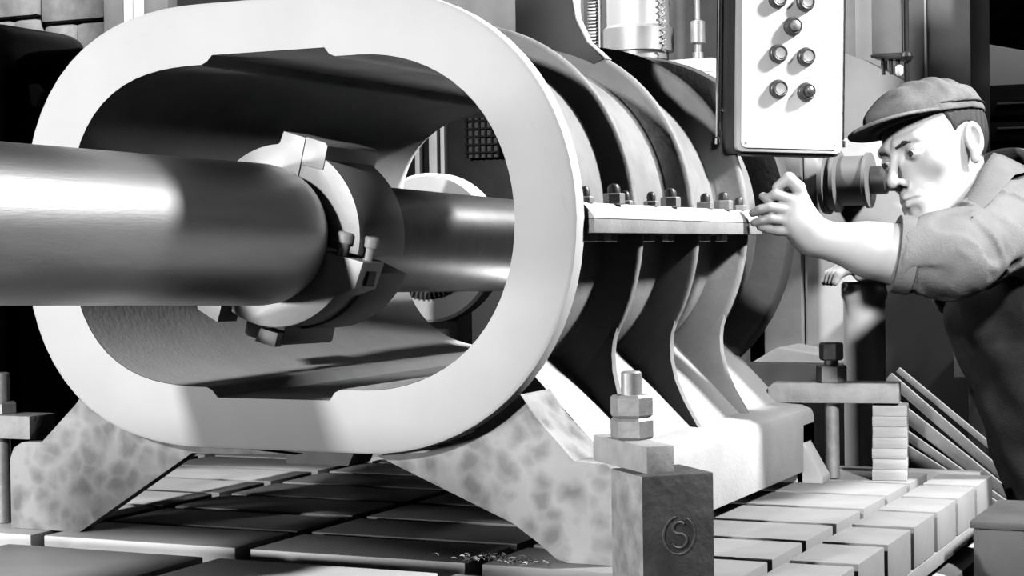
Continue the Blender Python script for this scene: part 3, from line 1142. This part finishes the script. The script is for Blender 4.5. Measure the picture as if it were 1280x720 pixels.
# collar: two standing flaps round the neck
nk = Vector(NECK)
nax = (Vector(HC) + up * -0.06 - nk).normalized()
nax = (nax + Vector((0, 0, 0.9))).normalized()
nk = nk + Vector((-0.004, -0.022, 0.012))
b = MB(PORG)
nA = nax.cross(Vector((fw.x, fw.y, 0))).normalized()
nB = nA.cross(nax)
cl = []
for t, r in ((-0.010, 0.074), (0.030, 0.071), (0.054, 0.071), (0.057, 0.074), (0.050, 0.081), (0.018, 0.096), (-0.014, 0.108), (-0.016, 0.104), (0.006, 0.090)):
    lp = []
    for k in range(41):
        th = math.radians(-58 + 296 * k / 40)
        endf = max(0, (abs(k - 20) - 13) / 7)
        lp.append(nk + nax * (t - 0.030 * endf) - nB * 0 + (nA * math.cos(th) - nB * math.sin(th) * 1.0) * (r + 0.006 * endf))
    cl.append(lp)
vs_, fs_ = [], []
for l in cl:
    vs_ += l
for i in range(len(cl)):
    i2 = (i + 1) % len(cl)
    for k in range(40):
        fs_.append((i * 41 + k, i * 41 + k + 1, i2 * 41 + k + 1, i2 * 41 + k))
fs_.append(tuple(i * 41 for i in range(len(cl))))
fs_.append(tuple(i * 41 + 40 for i in reversed(range(len(cl)))))
b._add(vs_, fs_)
b.build('collar', M['shirt'], shirt, 60)


# near collar flap folded down on the shoulder
FU = [(0.712, 0.855, 0.027), (0.718, 0.894, 0.046), (0.726, 0.928, 0.07), (0.734, 0.971, 0.1), (0.74, 1.03, 0.125), (0.746, 1.093, 0.123), (0.764, 1.134, 0.111)]
FL_ = [(0.751, 0.779, 0.013), (0.758, 0.838, 0.028), (0.768, 0.876, 0.045), (0.778, 0.914, 0.065), (0.783, 0.977, 0.084), (0.798, 0.984, 0.088), (0.815, 1.003, 0.085)]
b = MB(PORG)
rows_ = []
toward = Vector((0.35, -0.93, 0.10)).normalized()
for t, off in ((0.0, 0.004), (0.25, 0.009), (0.6, 0.010), (1.0, 0.005), (1.0, -0.001), (0.5, 0.000), (0.0, -0.003)):
    rows_.append([Vector(u).lerp(Vector(l), t) + toward * off for u, l in zip(FU, FL_)])
vs_, fs_ = [], []
for l in rows_:
    vs_ += l
nr, nc = len(rows_), len(FU)
for i in range(nr):
    i2 = (i + 1) % nr
    for k in range(nc - 1):
        fs_.append((i * nc + k, i * nc + k + 1, i2 * nc + k + 1, i2 * nc + k))
fs_.append(tuple(i * nc for i in range(nr)))
fs_.append(tuple(i * nc + nc - 1 for i in reversed(range(nr))))
b._add(vs_, fs_)
b.build('collar_flap', M['shirt'], shirt, 60)


def f_over(P):
    d = chain(P, [CH + (-0.004, -0.012, -0.030), WA, PE], [0.158, 0.150, 0.150], 0.06)
    d = smax(d, P[..., 2] + 0.085 - 0.25 * (P[..., 0] - 0.78), 0.006)
    for H_, K_, A_ in ((LH, LK, LA), (RH, RK, RA)):
        d = smin(d, chain(P, [H_, K_, A_], [0.112, 0.086, 0.078], 0.03), 0.05)
    d = d + 0.006 * wob(P, 55, 9, 6) + 0.004 * np.sin((P @ np.array((50, -30, 28), np.float32)) + 2 * wob(P, 20, 8, 4))
    d = smax(d, -(P[..., 2] + 1.255), 0.005)
    return d


overVF = net(f_over, (0.58, 1.0, -1.28), (1.08, 1.62, -0.05), 0.008)
ov = net_obj('overalls', [(overVF[0], overVF[1], None)], M['overall'], man)
for A_ in (LA, RA):
    def f_boot(P, A_=A_):
        d = cap_(P, A_ + (0, 0, 0.02), A_ + (0, 0, -0.04), 0.048)
        d = smin(d, cap_(P, A_ + (0.01, 0.01, -0.045), A_ + (-0.13, -0.07, -0.050), 0.042, 0.036), 0.03)
        return smax(d, -(P[..., 2] - FL - 0.001), 0.004)
    V, F = net(f_boot, tuple(A_ + (-0.2, -0.14, -0.09)), tuple(A_ + (0.08, 0.08, 0.09)), 0.008)
    net_obj('boot', [(V, F, None)], M['boot'], man)


# flat cap with visor
def f_cap(P):
    x, y, z = P[..., 0], P[..., 1], P[..., 2]
    zl = 0.048 + 0.06 * (y - 0.0) - 0.9 * np.maximum(y - 0.2, 0)        # lower rim, higher in front
    d = ell(P, (0, -0.010, 0.050), (0.083, 0.101, 0.073))
    d = smin(d, ell(P, (0, 0.036, 0.078), (0.068, 0.072, 0.033)), 0.03)
    d = d + 0.0024 * wob(P, 70, 21, 5) + 0.0018 * np.sin(P @ np.array((20, 160, 60), np.float32) + 2 * wob(P, 25, 4, 3)) * np.clip((z - 0.07) / 0.03, 0, 1)
    d = smax(d, zl - z, 0.004)
    d = smax(d, -ell(P, (0, -0.010, 0.034), (0.0785, 0.096, 0.083)), 0.003)
    return d


def f_visor(P):
    x, y, z = P[..., 0], P[..., 1], P[..., 2]
    zs = 0.064 + 0.02 * (y - 0.07) - 1.6 * x * x - 1.2 * np.maximum(y - 0.07, 0) ** 2
    d = np.abs(z - zs) * 0.85 - 0.0028
    edge = np.sqrt((x / 0.078) ** 2 + ((y - 0.055) / 0.098) ** 2) - 1
    d = smax(d, edge * 0.07, 0.003)
    d = smax(d, -(y - 0.035), 0.003)
    d = smax(d, -ell(P, (0, -0.016, 0.036), (0.078, 0.100, 0.093)), 0.003)
    return d


V, F = net(f_cap, (-0.105, -0.145, 0.02), (0.105, 0.125, 0.15), 0.0026)
capo = net_obj('cap', [(V, F, HM)], M['cap'], man)
V, F = net(f_visor, (-0.10, 0.02, -0.02), (0.10, 0.17, 0.11), 0.0022)
net_obj('cap_visor', [(V, F, HM)], M['cap'], capo)


def f_band(P):
    x, y, z = P[..., 0], P[..., 1], P[..., 2]
    zl = 0.062 + 0.06 * y
    d = np.abs(ell(P, (0, -0.010, 0.050), (0.0850, 0.1030, 0.075))) - 0.0014
    return smax(d, np.abs(z - zl) - 0.0022, 0.001)


V, F = net(f_band, (-0.105, -0.145, 0.03), (0.105, 0.125, 0.10), 0.0018)
net_obj('cap_seam', [(V, F, HM)], M['black'], capo)


def f_hair(P):
    x, y, z = np.abs(P[..., 0]), P[..., 1], P[..., 2]
    d = ell(P, (0, -0.012, 0.032), (0.0775, 0.0970, 0.0905)) + 0.0008 * np.sin(P @ np.array((60, 420, 160), np.float32))
    d = smax(d, y - (0.020 + 0.30 * (z - 0.03)), 0.004)                        # temple line
    ear = np.sqrt((y + 0.010) ** 2 + (z + 0.006) ** 2) - 0.030
    d = smax(d, -ear, 0.004)
    d = smax(d, -(z + 0.060 - 0.9 * np.maximum(y + 0.05, 0)), 0.004)
    return smax(d, z - 0.066, 0.003)


V, F = net(f_hair, (-0.09, -0.125, -0.075), (0.09, 0.075, 0.075), 0.0024)
net_obj('hair', [(V, F, HM)], M['hair'], man)


def f_side(P):
    Q = P.copy()
    Q[..., 0] = np.abs(Q[..., 0])
    return cap_(Q, (0.0735, 0.014, 0.03), (0.0715, 0.012, 0.004), 0.006, 0.003)


for s_ in (-1, 1):
    def f_brow(P, s_=s_):
        d = chain(P, [(s_ * 0.013, 0.0945, 0.0145), (s_ * 0.028, 0.0895, 0.0185), (s_ * 0.046, 0.0735, 0.0140)], [0.0022, 0.0028, 0.0012], 0.003)
        return d + 0.0006 * np.sin(P @ np.array((900, 200, 500), np.float32))
    V, F = net(f_brow, (min(s_ * 0.006, s_ * 0.056), 0.06, 0.005), (max(s_ * 0.006, s_ * 0.056), 0.105, 0.035), 0.0016)
    net_obj('eyebrow', [(V, F, HM)], M['hair'], man)

    def f_eye(P, s_=s_):
        return sph(P, (s_ * 0.0315, 0.0745, 0.0), 0.0126)
    V, F = net(f_eye, (s_ * 0.0315 - 0.016, 0.06, -0.016), (s_ * 0.0315 + 0.016, 0.094, 0.016), 0.0018)
    ey = net_obj('eye', [(V, F, HM)], M['eyew'], man)

    def f_iris(P, s_=s_):
        return ell(P, (s_ * 0.0315 + 0.0010, 0.0842, -0.0022), (0.0068, 0.0038, 0.0068))
    V, F = net(f_iris, (s_ * 0.0315 - 0.012, 0.08, -0.012), (s_ * 0.0315 + 0.012, 0.094, 0.012), 0.0012)
    net_obj('iris', [(V, F, HM)], M['iris'], ey)


def f_lips(P):
    P = P.copy()
    P[..., 2] = P[..., 2] / 1.11
    Q = P.copy()
    Q[..., 0] = np.abs(Q[..., 0])
    d = cap_(Q, (0.0, 0.0970, -0.0620), (0.019, 0.0862, -0.0664), 0.0046, 0.0022)
    d = np.minimum(d, cap_(Q, (0.0, 0.0950, -0.0730), (0.016, 0.0868, -0.0698), 0.0052, 0.0024))
    return smax(d, -cap_(Q, (0.0, 0.1015, -0.0668), (0.024, 0.0880, -0.0680), 0.0018, 0.0014), 0.001)


V, F = net(f_lips, (-0.028, 0.075, -0.096), (0.028, 0.107, -0.056), 0.0014)
net_obj('lips', [(V, F, HM)], M['lip'], man)

# ---------------------------------------------------------------- machines behind the casing
def solid(name, label, cat, material, rect, bevel=0.004, group=None):
    x0, x1, y0, y1, z0, z1 = rect
    c_ = ((x0 + x1) / 2, (y0 + y1) / 2, z0)
    o_ = MB(c_).span(x0, x1, y0, y1, z0, z1, bevel).build(name, material)
    o_.location = c_
    return tag(o_, label, cat, group)


# vertical spindle head over a pale carriage
t = thing('milling_spindle', 'vertical chromed milling spindle with dark lower sleeve behind the inlet neck', 'spindle', (-0.146, 1.70, 0.388))
SO = (-0.146, 1.70, 0.388)
b = MB(SO)
b.lathe([(0, 0.066), (0.016, 0.066), (0.018, 0.078), (0.068, 0.078), (0.074, 0.072)], (-0.146, 1.70, 0.390), (-0.146, 1.70, 1.39), 40)
b.build('spindle_nose', M['steel'], t)
b = MB(SO)
b.lathe([(0, 0.070), (0.50, 0.070)], (-0.146, 1.70, 0.464), (-0.146, 1.70, 1.46), 40)
b.build('quill', M['spindle'], t)
b = MB(SO)
hx = [(-0.073 + 0.0045 * math.cos(a), 1.66 + 0.0045 * math.sin(a), 0.40 + 0.0022 * a) for a in np.linspace(0, 2 * PI * 22, 260)]
b.tube(hx, 0.0018, 5)
b.build('coil_spring', M['steel'], t)
t = thing('carriage', 'pale flat carriage casting just above the dark far flange', 'carriage', (0.02, 1.60, FL))
CO2 = (0.02, 1.60, FL)
MB(CO2).span(-0.30, 0.118, 1.66, 1.88, 0.20, 0.352, 0.004).build('saddle', M['light'], t)
MB(CO2).span(-0.115, 0.036, 1.67, 1.84, 0.3525, 0.384, 0.004).build('top_plate', M['light'], t)
MB(CO2).span(-0.28, 0.10, 1.68, 1.88, FL, 0.20, 0.004).build('saddle_base', M['dark'], t)
MB(CO2).span(0.012, 0.026, 1.80, 1.83, 0.3525, 1.3, 0.002).build('way_edge', M['light'], t)
t = thing('oil_cup', 'small steel cylinder on a thin rod beside the spindle', 'cylinder', (-0.008, 1.70, 0.386))
MB((-0.008, 1.70, 0.386)).lathe([(0, 0.012), (0.012, 0.012), (0.014, 0.008), (0.03, 0.008), (0.034, 0.0165), (0.080, 0.0165), (0.084, 0.006), (0.5, 0.006)], (-0.008, 1.70, 0.387), (-0.008, 1.70, 1.387), 20).build('cup', M['steel'], t)
t = thing('toothed_rack', 'upright toothed rack beside the inlet neck', 'rack', (-0.262, 1.72, 0.386))
b = MB((-0.262, 1.72, 0.386))
b.span(-0.272, -0.250, 1.715, 1.74, 0.387, 0.90, 0.001)
b.build('rack_back', M['light'], t)
for k in range(30):
    q = MB((-0.262, 1.72, 0.386))
    q.span(-0.2715, -0.2505, 1.707, 1.7155, 0.390 + 0.0075 * k, 0.3945 + 0.0075 * k, 0.0008)
    q.build('tooth', M['steel'], t)
for (x, r, m_) in ((-0.296, 0.004, 'light'), (-0.284, 0.0045, 'light'), (-0.238, 0.004, 'steel')):
    o_ = MB((x, 1.70, 0.386)).cyl((x, 1.70, 0.387), (x, 1.70, 0.95), r, 12).build('guide_rod', M[m_])
    o_.location = (x, 1.70, 0.386)
    tag(o_, {-0.296: 'thin pale guide rod closest to the inlet neck', -0.284: 'pale guide rod standing against the toothed rack', -0.238: 'steel guide rod between toothed rack and chromed spindle'}[x], 'rod')
solid('backing_plate', 'dark plate standing behind the chromed spindle and rods', 'plate', M['dark'], (-0.45, -0.01, 2.12, 2.16, FL, 1.4))
# grey curved upright beside the pendant
t = thing('upright_casting', 'grey upright casting with round shaft left of the control box', 'casting', (0.065, 1.86, FL))
UO = (0.065, 1.86, FL)
b = MB(UO)
b.lathe([(0, 0.06), (1.55, 0.06), (1.59, 0.054), (1.63, 0.049), (2.6, 0.048)], (0.044, 1.975, FL), (0.044, 1.975, FL + 1), 36)
b.build('column', M['bardark'], t)

# tall machine column behind the cap
t = thing('machine_column', 'tall grey machine column standing behind the flat cap', 'column', (0.40, 2.3, FL))
KO = (0.40, 2.3, FL)
MB(KO).span(0.19, 0.489, 2.2, 2.45, FL, 1.5, 0.004).build('column_body', M['mid'], t)
MB(KO).span(0.383, 0.389, 2.192, 2.2, 0.20, 1.5, 0.002).build('edge_strip', M['light'], t)
MB(KO).span(0.225, 0.290, 2.17, 2.199, 0.30, 1.5, 0.002).build('way_strip', M['light'], t)
MB(KO).prism([(0.20, 0.43), (0.262, 0.405), (0.355, 0.352), (0.39, 0.30), (0.39, 0.13), (0.20, 0.13)], 'y', 2.10, 2.199, 0.003).build('slide_bracket', M['light'], t)
# small switch box with cable
t = thing('switch_box', 'small dark grey switch box hanging between control box and machine column', 'box', (0.412, 1.72, 0.36))
WO = (0.412, 1.72, 0.36)
MB(WO).span(0.378, 0.440, 1.69, 1.75, 0.372, 0.80, 0.003).build('box_body', M['mid'], t)
MB(WO).prism([(0.376, 0.366), (0.447, 0.358), (0.447, 0.372), (0.376, 0.372)], 'y', 1.688, 1.752, 0.002).build('bottom_cover', M['black'], t)
b = MB(WO)
b.tube([(0.449, 1.70, 1.2), (0.449, 1.70, 0.40), (0.449, 1.70, 0.355), (0.448, 1.705, 0.31)], 0.0052, 10)
b.build('cable', M['black'], t)
MB(WO).lathe([(0, 0.004), (0.004, 0.010), (0.012, 0.013), (0.020, 0.010), (0.024, 0.004)], (0.451, 1.693, 0.352), (0.451, 1.693, 1.352), 16).build('cable_ball', M['black'], t)
for k, x in enumerate((0.396, 0.413, 0.428)):
    MB(WO).cyl((x, 1.71, 0.366), (x + 0.002, 1.71, 0.330), 0.004, 10).build('gland', M['dark'], t)
MB(WO).lathe([(0, 0.005), (0.006, 0.0085), (0.018, 0.0085), (0.022, 0.004)], (0.436, 1.690, 0.325), (0.436, 1.690, 1.325), 14).build('indicator', M['white'], t)
# handwheel hub: horizontal drum with flanges, on a grey housing
t = thing('gear_housing', 'grey gear housing with horizontal drum under the control box', 'housing', (0.30, 1.80, FL))
GO = (0.30, 1.80, FL)
MB(GO).span(0.22, 0.46, 1.72, 2.05, FL, 0.20, 0.006).build('housing_body', M['light'], t)
MB(GO).span(0.135, 0.2185, 1.70, 2.0, FL, 0.195, 0.004).build('side_panel', M['mid'], t)
b = MB(GO)
b.lathe([(0, 0.068), (0.010, 0.070), (0.013, 0.060), (0.022, 0.060), (0.024, 0.066), (0.032, 0.066), (0.036, 0.052), (0.088, 0.052), (0.090, 0.058), (0.098, 0.058), (0.100, 0.040)], (0.283, 1.66, 0.108), (1.283, 1.66, 0.108), 36)
b.build('drum', M['mid'], t)
b = MB(GO)
b.lathe([(0, 0.030), (0.03, 0.030), (0.034, 0.024), (0.10, 0.024)], (0.384, 1.66, 0.108), (1.384, 1.66, 0.108), 24)
b.build('drum_shaft', M['dark'], t)
# round post under the right hand
t = thing('round_post', 'pale round post under the right forearm of the workman', 'post', (0.480, 1.185, FL))
b = MB((0.480, 1.185, FL))
b.lathe([(0, 0.038), (1.170, 0.038), (1.180, 0.042), (1.202, 0.042), (1.206, 0.038)], (0.480, 1.185, FL), (0.480, 1.185, FL + 1), 36)
b.build('shaft', M['light'], t)
# low sloping machine bed behind the far clamp
t = thing('machine_bed', 'low dark machine bed with sloping grey top behind the far clamp', 'bed', (0.25, 1.55, FL))
b = MB((0.25, 1.55, FL))
b.prism([(0.10, FL), (0.10, -0.30), (0.16, -0.272), (0.228, -0.232), (0.300, -0.244), (0.40, -0.262), (0.40, FL)], 'y', 1.48, 1.64, 0.004)
b.build('bed', M['mid'], t)
MB((0.25, 1.55, FL)).span(0.08, 0.44, 1.44, 1.479, FL, -0.262, 0.004).build('bed_rail', M['black'], t)
# toothed wheel low behind the casing
t = thing('spur_gear', 'pale spur gear disc seen under the bar through the bore', 'gear', (-0.46, 1.30, FL))
KR = (-0.46, 1.30, FL)
b = MB(KR)
b.lathe([(0, 0.150), (0.006, 0.156), (0.050, 0.156), (0.056, 0.150)], (-0.46, 1.27, -0.02), (-0.46, 2.27, -0.02), 48)
b.build('disc', M['light'], t)
b = MB(KR)
b.lathe([(0, 0.080), (0.02, 0.082), (0.025, 0.075)], (-0.46, 1.245, -0.02), (-0.46, 2.245, -0.02), 40)
b.build('hub', M['mid'], t)
for k in range(22):
    a = math.radians(205 + k * 6)
    b = MB(KR)
    b.box((-0.46 + 0.100 * math.cos(a), 1.262, -0.02 + 0.100 * math.sin(a)), (0.016, 0.014, 0.005), 0.001, Matrix.Rotation(-a, 3, 'Y'))
    b.build('tooth', M['dark'], t)
MB(KR).span(-0.50, -0.42, 1.33, 1.40, FL, 0.02, 0.004).build('stand', M['black'], t)
solid('dark_bench', 'dark bench below the pale uprights behind the bore', 'bench', M['black'], (-1.6, -0.55, 2.02, 2.18, FL, 0.08))
# uprights seen through the bore
for x0, x1, lab in ((-0.930, -0.906, 'broad pale upright bar seen through the bore'), (-0.896, -0.884, 'narrow pale upright bar seen through the bore beside a broad one'), (-0.972, -0.958, 'short bright upright fragment seen low through the bore')):
    solid('upright_bar', lab, 'bar', M['light'] if x0 > -0.95 else M['white'], (x0, x1, 2.2, 2.23, FL, 0.6 if x0 > -0.95 else 0.26), 0.002)
solid('dark_cabinet', 'dark cabinet filling the view through the bore', 'cabinet', M['dark'], (-1.55, -0.50, 2.9, 3.2, FL, 0.47))
t = thing('barred_window', 'small barred window light seen through the bore', 'window', (-1.09, 2.86, 0.26))
b = MB((-1.09, 2.86, 0.26))
b.span(-1.145, -1.035, 2.87, 2.89, 0.255, 0.375)
b.build('pale_sheet', M['mid'], t)
for k in range(6):
    MB((-1.09, 2.86, 0.26)).span(-1.143 + k * 0.021, -1.138 + k * 0.021, 2.86, 2.87, 0.255, 0.375).build('upright', M['black'], t)
for k in range(5):
    MB((-1.09, 2.86, 0.26)).span(-1.145, -1.035, 2.855, 2.8605, 0.268 + k * 0.024, 0.273 + k * 0.024).build('crossbar', M['black'], t)
# leaning flat bars behind the table end
bars = [
    ((0.458, 1.568, -0.314), (0.654, 1.558, -0.48), 0.02, 'second highest'),
    ((0.453, 1.552, -0.353), (0.639, 1.542, -0.496), 0.026, 'middle'),
    ((0.453, 1.536, -0.392), (0.628, 1.526, -0.509), 0.018, 'second lowest'),
    ((0.453, 1.52, -0.424), (0.617, 1.51, -0.52), 0.026, 'lowest'),
    ((0.474, 1.584, -0.3), (0.665, 1.573, -0.454), 0.012, 'thinnest and highest'),
]
for k, (p, q, w, wd) in enumerate(bars):
    p, q = Vector(p), Vector(q)
    d = (q - p).normalized()
    p2, q2 = p - d * 0.03, q + d * (0.10 + 0.012 * k)
    L = (q2 - p2).length
    rot = d.to_track_quat('X', 'Z').to_matrix()
    b = MB()
    b.box((L / 2, 0, 0), (L, 0.010, w), 0.002)
    o_ = b.build('flat_bar', M['steel'])
    o_.matrix_world = Matrix.Translation(p2) @ rot.to_4x4()
    tag(o_, wd + ' steel flat bar in the fan leaning behind the table end', 'bar', 'leaning flat bars behind the table')
solid('bar_trestle', 'low dark trestle under the leaning flat bars', 'trestle', M['black'], (0.46, 0.76, 1.45, 1.59, FL, -0.62))
solid('machine_guard', 'black machine guard between the round post and the overalls', 'guard', M['black'], (0.395, 0.80, 1.66, 1.715, FL, -0.10))
# torn-edged grey plate under the sleeve
t = thing('grey_plate', 'small grey bracket plate in the dark beside the overalls', 'plate', (0.59, 1.58, FL))
b = MB((0.59, 1.58, FL))
b.prism([(0.552, -0.190), (0.572, -0.178), (0.589, -0.150), (0.65, -0.297), (0.561, -0.297), (0.559, -0.24)], 'y', 1.600, 1.620, 0.002)
b.build('plate', M['mid'], t)
MB((0.59, 1.58, FL)).span(0.585, 0.615, 1.6205, 1.65, FL, -0.22, 0.003).build('bracket_post', M['black'], t)
# grey box by the knees
t = thing('grey_box', 'grey steel box at the lower right by the knees of the workman', 'box', (0.88, 0.84, FL))
MB((0.88, 0.84, FL)).span(0.762, 1.02, 0.70, 0.945, FL, -0.462, 0.004).build('box_body', M['boxgrey'], t)
MB((0.88, 0.84, FL)).span(0.758, 1.024, 0.696, 0.949, -0.4615, -0.450, 0.002).build('box_lid', M['boxgrey'], t)
# dark cabinet with drawers and a pale hood at the far right
t = thing('drawer_cabinet', 'black drawer cabinet behind the workman under the pale hood', 'cabinet', (0.62, 2.8, FL))
DO = (0.62, 2.8, FL)
MB(DO).span(0.40, 0.95, 2.62, 3.0, FL, 0.375, 0.004).build('cabinet_body', M['black'], t)
for z in (0.345, 0.283, 0.21):
    dr = MB(DO).span(0.425, 0.93, 2.608, 2.619, z - 0.05, z - 0.004, 0.002).build('drawer', M['black'], t)
    MB().span(-0.14, -0.02, -0.202, -0.193, z - FL - 0.022, z - FL - 0.017, 0.001).build('handle', M['mid'], dr)
t = thing('metal_hood', 'pale sloping sheet metal hood on the black cabinet', 'hood', (0.6, 3.2, 0.376))
b = MB((0.6, 3.2, 0.376))
b.prism([(0.33, 0.536), (0.90, 0.14 + 0.26), (0.90, 0.378), (0.33, 0.378)], 'y', 3.02, 3.35, 0.003)
b.build('hood', M['white'], t)
MB((0.6, 3.2, 0.376)).span(0.33, 0.95, 3.05, 3.3, FL, 0.377).build('hood_base', M['black'], t)
# far left: masonry pier, uprights, dark machine
t = thing('masonry_pier', 'rough pale masonry pier at the far upper left', 'pier', (-3.5, 4.2, FL))
MO = (-3.5, 4.2, FL)
for x0, x1, z0, z1 in ((-3.97, -3.690, 0.985, 1.22), (-3.672, -3.346, 0.950, 1.22), (-3.815, -3.690, 0.840, 0.972), (-3.655, -3.500, 0.80, 0.938), (-3.490, -3.335, 0.80, 0.938), (-3.97, -3.83, 0.80, 0.972), (-3.8, -3.60, 0.63, 0.785), (-3.59, -3.34, 0.63, 0.785)):
    b = MB(MO)
    b.box(((x0 + x1) / 2, 4.15, (z0 + z1) / 2), (x1 - x0, 0.28, z1 - z0), 0.022)
    b.build('stone_block', M['stone'], t)
MB(MO).span(-3.96, -3.35, 4.06, 4.4, FL, 1.2).build('pier_core', M['dark'], t)
for x0, x1, m_, lab in ((-2.885, -2.80, 'mid', 'broad grey upright post beside the masonry pier'), (-2.795, -2.778, 'light', 'thin pale upright strip between two grey posts'), (-2.752, -2.715, 'light', 'pale upright post left of the casing top'), (-2.705, -2.60, 'mid', 'grey upright post closest to the casing top')):
    solid('upright_post', lab, 'post', M[m_], (x0, x1, 3.4, 3.46, FL, 1.6), 0.003)
solid('partition_panel', 'pale grey partition panel high behind the casing', 'panel', M['light'], (-1.75, -0.9, 3.8, 3.85, FL, 1.6), 0.003)
t = thing('dark_lathe', 'big dark machine with rounded hoods left of the casing', 'machine', (-2.45, 2.6, FL))
LO = (-2.45, 2.6, FL)
MB(LO).box((-2.67, 2.6, -0.30), (0.34, 0.5, 2.02), 0.10, None, 4).build('tall_hood', M['black'], t)
MB(LO).box((-2.30, 2.62, -0.35), (0.40, 0.5, 1.93), 0.10, None, 4).build('round_hood', M['black'], t)
b = MB(LO)
b.prism([(-2.376, 0.50), (-2.350, 0.502), (-2.328, 0.478), (-2.352, 0.43), (-2.370, 0.44)], 'y', 2.35, 2.372, 0.002)
b.build('name_plate', M['white'], t)
